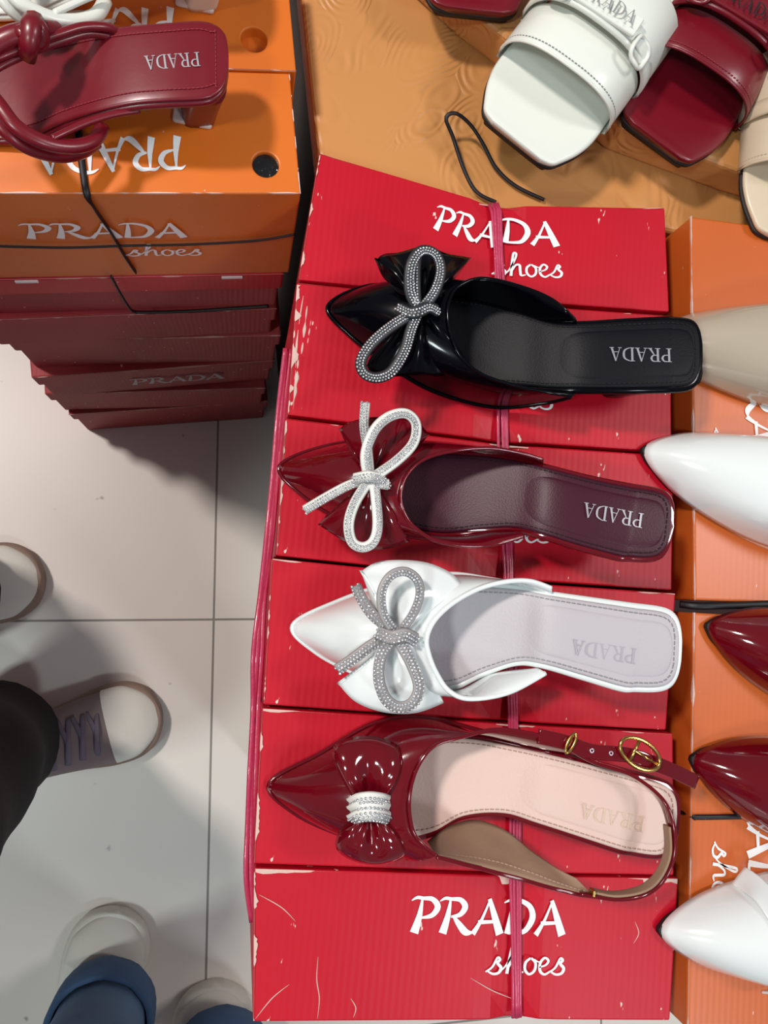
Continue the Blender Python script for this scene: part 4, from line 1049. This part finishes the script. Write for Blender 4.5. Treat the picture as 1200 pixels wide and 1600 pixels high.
def person(label, ankles, knees, pelvis, chest, head, face, trouser, hem_r, cuffs, sn, tr_name='trousers'):
    pelvis, chest, head = V(pelvis), V(chest), V(head)
    side = (V(knees[0])-V(knees[1])); side.z = 0; side.normalize()
    vs = [pelvis]; rr = [.12]; ed = []
    def add(p, r, frm): vs.append(V(p)); rr.append(r); ed.append((frm, len(vs)-1)); return len(vs)-1
    for k, sg in ((0, 1), (1, -1)):
        h = add(pelvis+side*sg*.09-V((0, 0, .05)), .085, 0); kn = add(knees[k], .055, h); cf = add(V(knees[k]).lerp(V(ankles[k]), .4), .052, kn); an = add(ankles[k], .034, cf); add(V(ankles[k])-V((0, 0, .045)), .036, an)
    w_ = add(pelvis.lerp(chest, .45), .11, 0); ch = add(chest, .125, w_); nk = add(chest.lerp(head, .55), .05, ch); hd = add(head-V((0, 0, .06)), .065, nk); add(head+V((0, 0, .05)), .082, hd)
    f = V(face).normalized()
    for sg in (1, -1):
        s_ = add(chest+side*sg*.17+V((0, 0, .05)), .05, ch); e = add(chest+side*sg*.22+V((0, 0, -.24)), .038, s_); wr = add(chest+side*sg*.22+f*.10+V((0, 0, -.46)), .025, e)
        pa = add(chest+side*sg*.22+f*.115+V((0, 0, -.52)), .028, wr)
        for q in range(4):
            k1 = add(chest+side*sg*.22+f*(.095+.014*q)+V((0, 0, -.575+.004*abs(q-1.5))), .0085, pa); add(vs[k1]+V((0, 0, -.035))+side*-sg*.008, .0075, k1)
        th = add(chest+side*sg*.215+f*.15+V((0, 0, -.535)), .009, pa); add(vs[th]+V((0, 0, -.03))+f*.006, .008, th)
    body = skin('person', vs, ed, rr, 'skin')
    body['label'] = label; body['category'] = 'person'
    # trousers as tubes
    for k, sg in ((0, 1), (1, -1)):
        pass
    g = G()
    for k, sg in ((0, 1), (1, -1)):
        hip = pelvis+side*sg*.085-V((0, 0, .02)); kn = V(knees[k]); an = V(ankles[k]); 
        path = cr([tuple(hip+V((0, 0, .12))), tuple(hip), tuple(hip.lerp(kn, .5)), tuple(kn), tuple(kn.lerp(an, .5)), tuple(an.lerp(kn, .08)), tuple(an-V((0, 0, .02)))], 50)
        rows = []
        for i, p in enumerate(path):
            u = i/49; r = .112*(1-u)**1 + hem_r*u; r += .006*math.sin(u*25)*u; p = V(p); row = []
            for j in range(28):
                a = 6.2832*j/28; wob = 1+.05*noise.noise(V((math.cos(a)*1.5, math.sin(a)*1.5, u*7+k*5)))
                row.append(p+V((math.cos(a)*r*wob, math.sin(a)*r*wob, 0)))
            rows.append(row)
        g.grid(rows, closed_v=True, cap0=True)
        g.grid([rows[-1], [V(p).lerp(V(path[-1]), .12)+V((0, 0, .008)) for p in rows[-1]], [V(p).lerp(V(path[-1]), .2)+V((0, 0, .05)) for p in rows[-1]]], closed_v=True)
    tr = g.make(tr_name, trouser, body)
    if cuffs:
        for k in (0, 1):
            an = V(ankles[k])-V((0, 0, .02)); kn = V(knees[k]); g = G(); rows = []
            for (u, r) in ((0, .92), (-.004, 1.03), (.0, 1.10), (.02, 1.12), (.05, 1.13), (.052, 1.06), (.05, 1.0)):
                c = an+(kn-an).normalized()*max(0, u); 
                rows.append([c+V((math.cos(6.2832*j/32)*hem_r*r, math.sin(6.2832*j/32)*hem_r*r, min(0, u)+.0015*math.sin(j*2.1))) for j in range(32)])
            g.grid(rows, closed_v=True); g.make('turned_hem', cuffs, tr)
    g = G(); rows = []
    for u in range(14):
        q = u/13; c = (pelvis+V((0, 0, .02))).lerp(chest+V((0, 0, .12)), q); ww = [.17, .16, .155, .16, .17, .18, .19, .195, .2, .2, .195, .18, .14, .07][u]; dd = ww*.66 if u < 12 else ww*.8
        rows.append([c+side*math.cos(6.2832*j/32)*ww+f*math.sin(6.2832*j/32)*dd for j in range(32)])
    g.grid(rows, closed_v=True)
    for sg in (1, -1):
        g.sweep(cr([tuple(chest+side*sg*.12+V((0, 0, .06))), tuple(chest+side*sg*.18+V((0, 0, .03))), tuple(chest+side*sg*.21+V((0, 0, -.12))), tuple(chest+side*sg*.22+V((0, 0, -.25)))], 20), .058, .055, sides=16, up=f)
    g.make('shirt', 'shirt', body)
    g = G(); rows = []
    for i in range(9):
        a = math.pi*.62*i/8; rows.append([head+V((0, 0, .03))-f*.012+side*math.cos(6.2832*j/24)*.093*math.sin(a)+f*math.sin(6.2832*j/24)*.1*math.sin(a)+V((0, 0, math.cos(a)*.115)) for j in range(24)])
    g.grid(rows, closed_v=True); g.make('hair', 'hair', body)
    g = G()
    g.sweep([head+f*.078+V((0, 0, .03)), head+f*.10+V((0, 0, -.01)), head+f*.085+V((0, 0, -.018))], .009, .008, sides=8, up=side); g.make('nose', 'skin', body)
    for sg in (1, -1):
        g = G(); g.ico(head+f*.078+side*sg*.032+V((0, 0, .03)), .010); g.make('eye', 'hair', body)
        g = G(); g.sweep([head+side*sg*.086+V((0, 0, .045)), head+side*sg*.094+V((0, 0, .02)), head+side*sg*.085+V((0, 0, -.015))], .012, .006, sides=8, up=f); g.make('ear', 'skin', body)
    g = G(); g.sweep([head+f*.08-side*.025+V((0, 0, -.045)), head+f*.088+V((0, 0, -.047)), head+f*.08+side*.025+V((0, 0, -.045))], .006, .006, sides=8); g.make('mouth', 'leather_burg', body)
    for a_ in sn: sneaker(body, *a_)
    # feet reach inside the shoes
    return body
# photographer in jeans at the bottom, another shopper in black trousers at the left
a1 = W(160, 1588, .09); a2 = W(345, 1665, .10)
person('person in blue jeans with turned hems and white sneakers standing at the bottom edge', [a1, a2], [W(20, 2030, .48), W(420, 2250, .48)], (-.10, -.86, .88), (-.10, -.90, 1.24), (-.10, -.88, 1.56), (0, 1, -.2), 'denim', .060, 'denim_dark',
       [((186, 1428), (132, 1600), 'white'), ((340, 1543), (322, 1700), 'white')])
b1 = W(-18, 1166, .12); b2 = W(-112, 932, .12)
person('person in loose black trousers and grey lace-up sneakers at the left edge', [b2, b1], [W(-520, 880, .50), W(-230, 1330, .50)], (-.60, -.06, .90), (-.62, -.04, 1.26), (-.58, -.04, 1.58), (1, -.05, -.1), 'black_cloth', .082, None,
       [((250, 1112), (70, 1165), 'grey'), ((64, 900), (-100, 925), 'grey')])
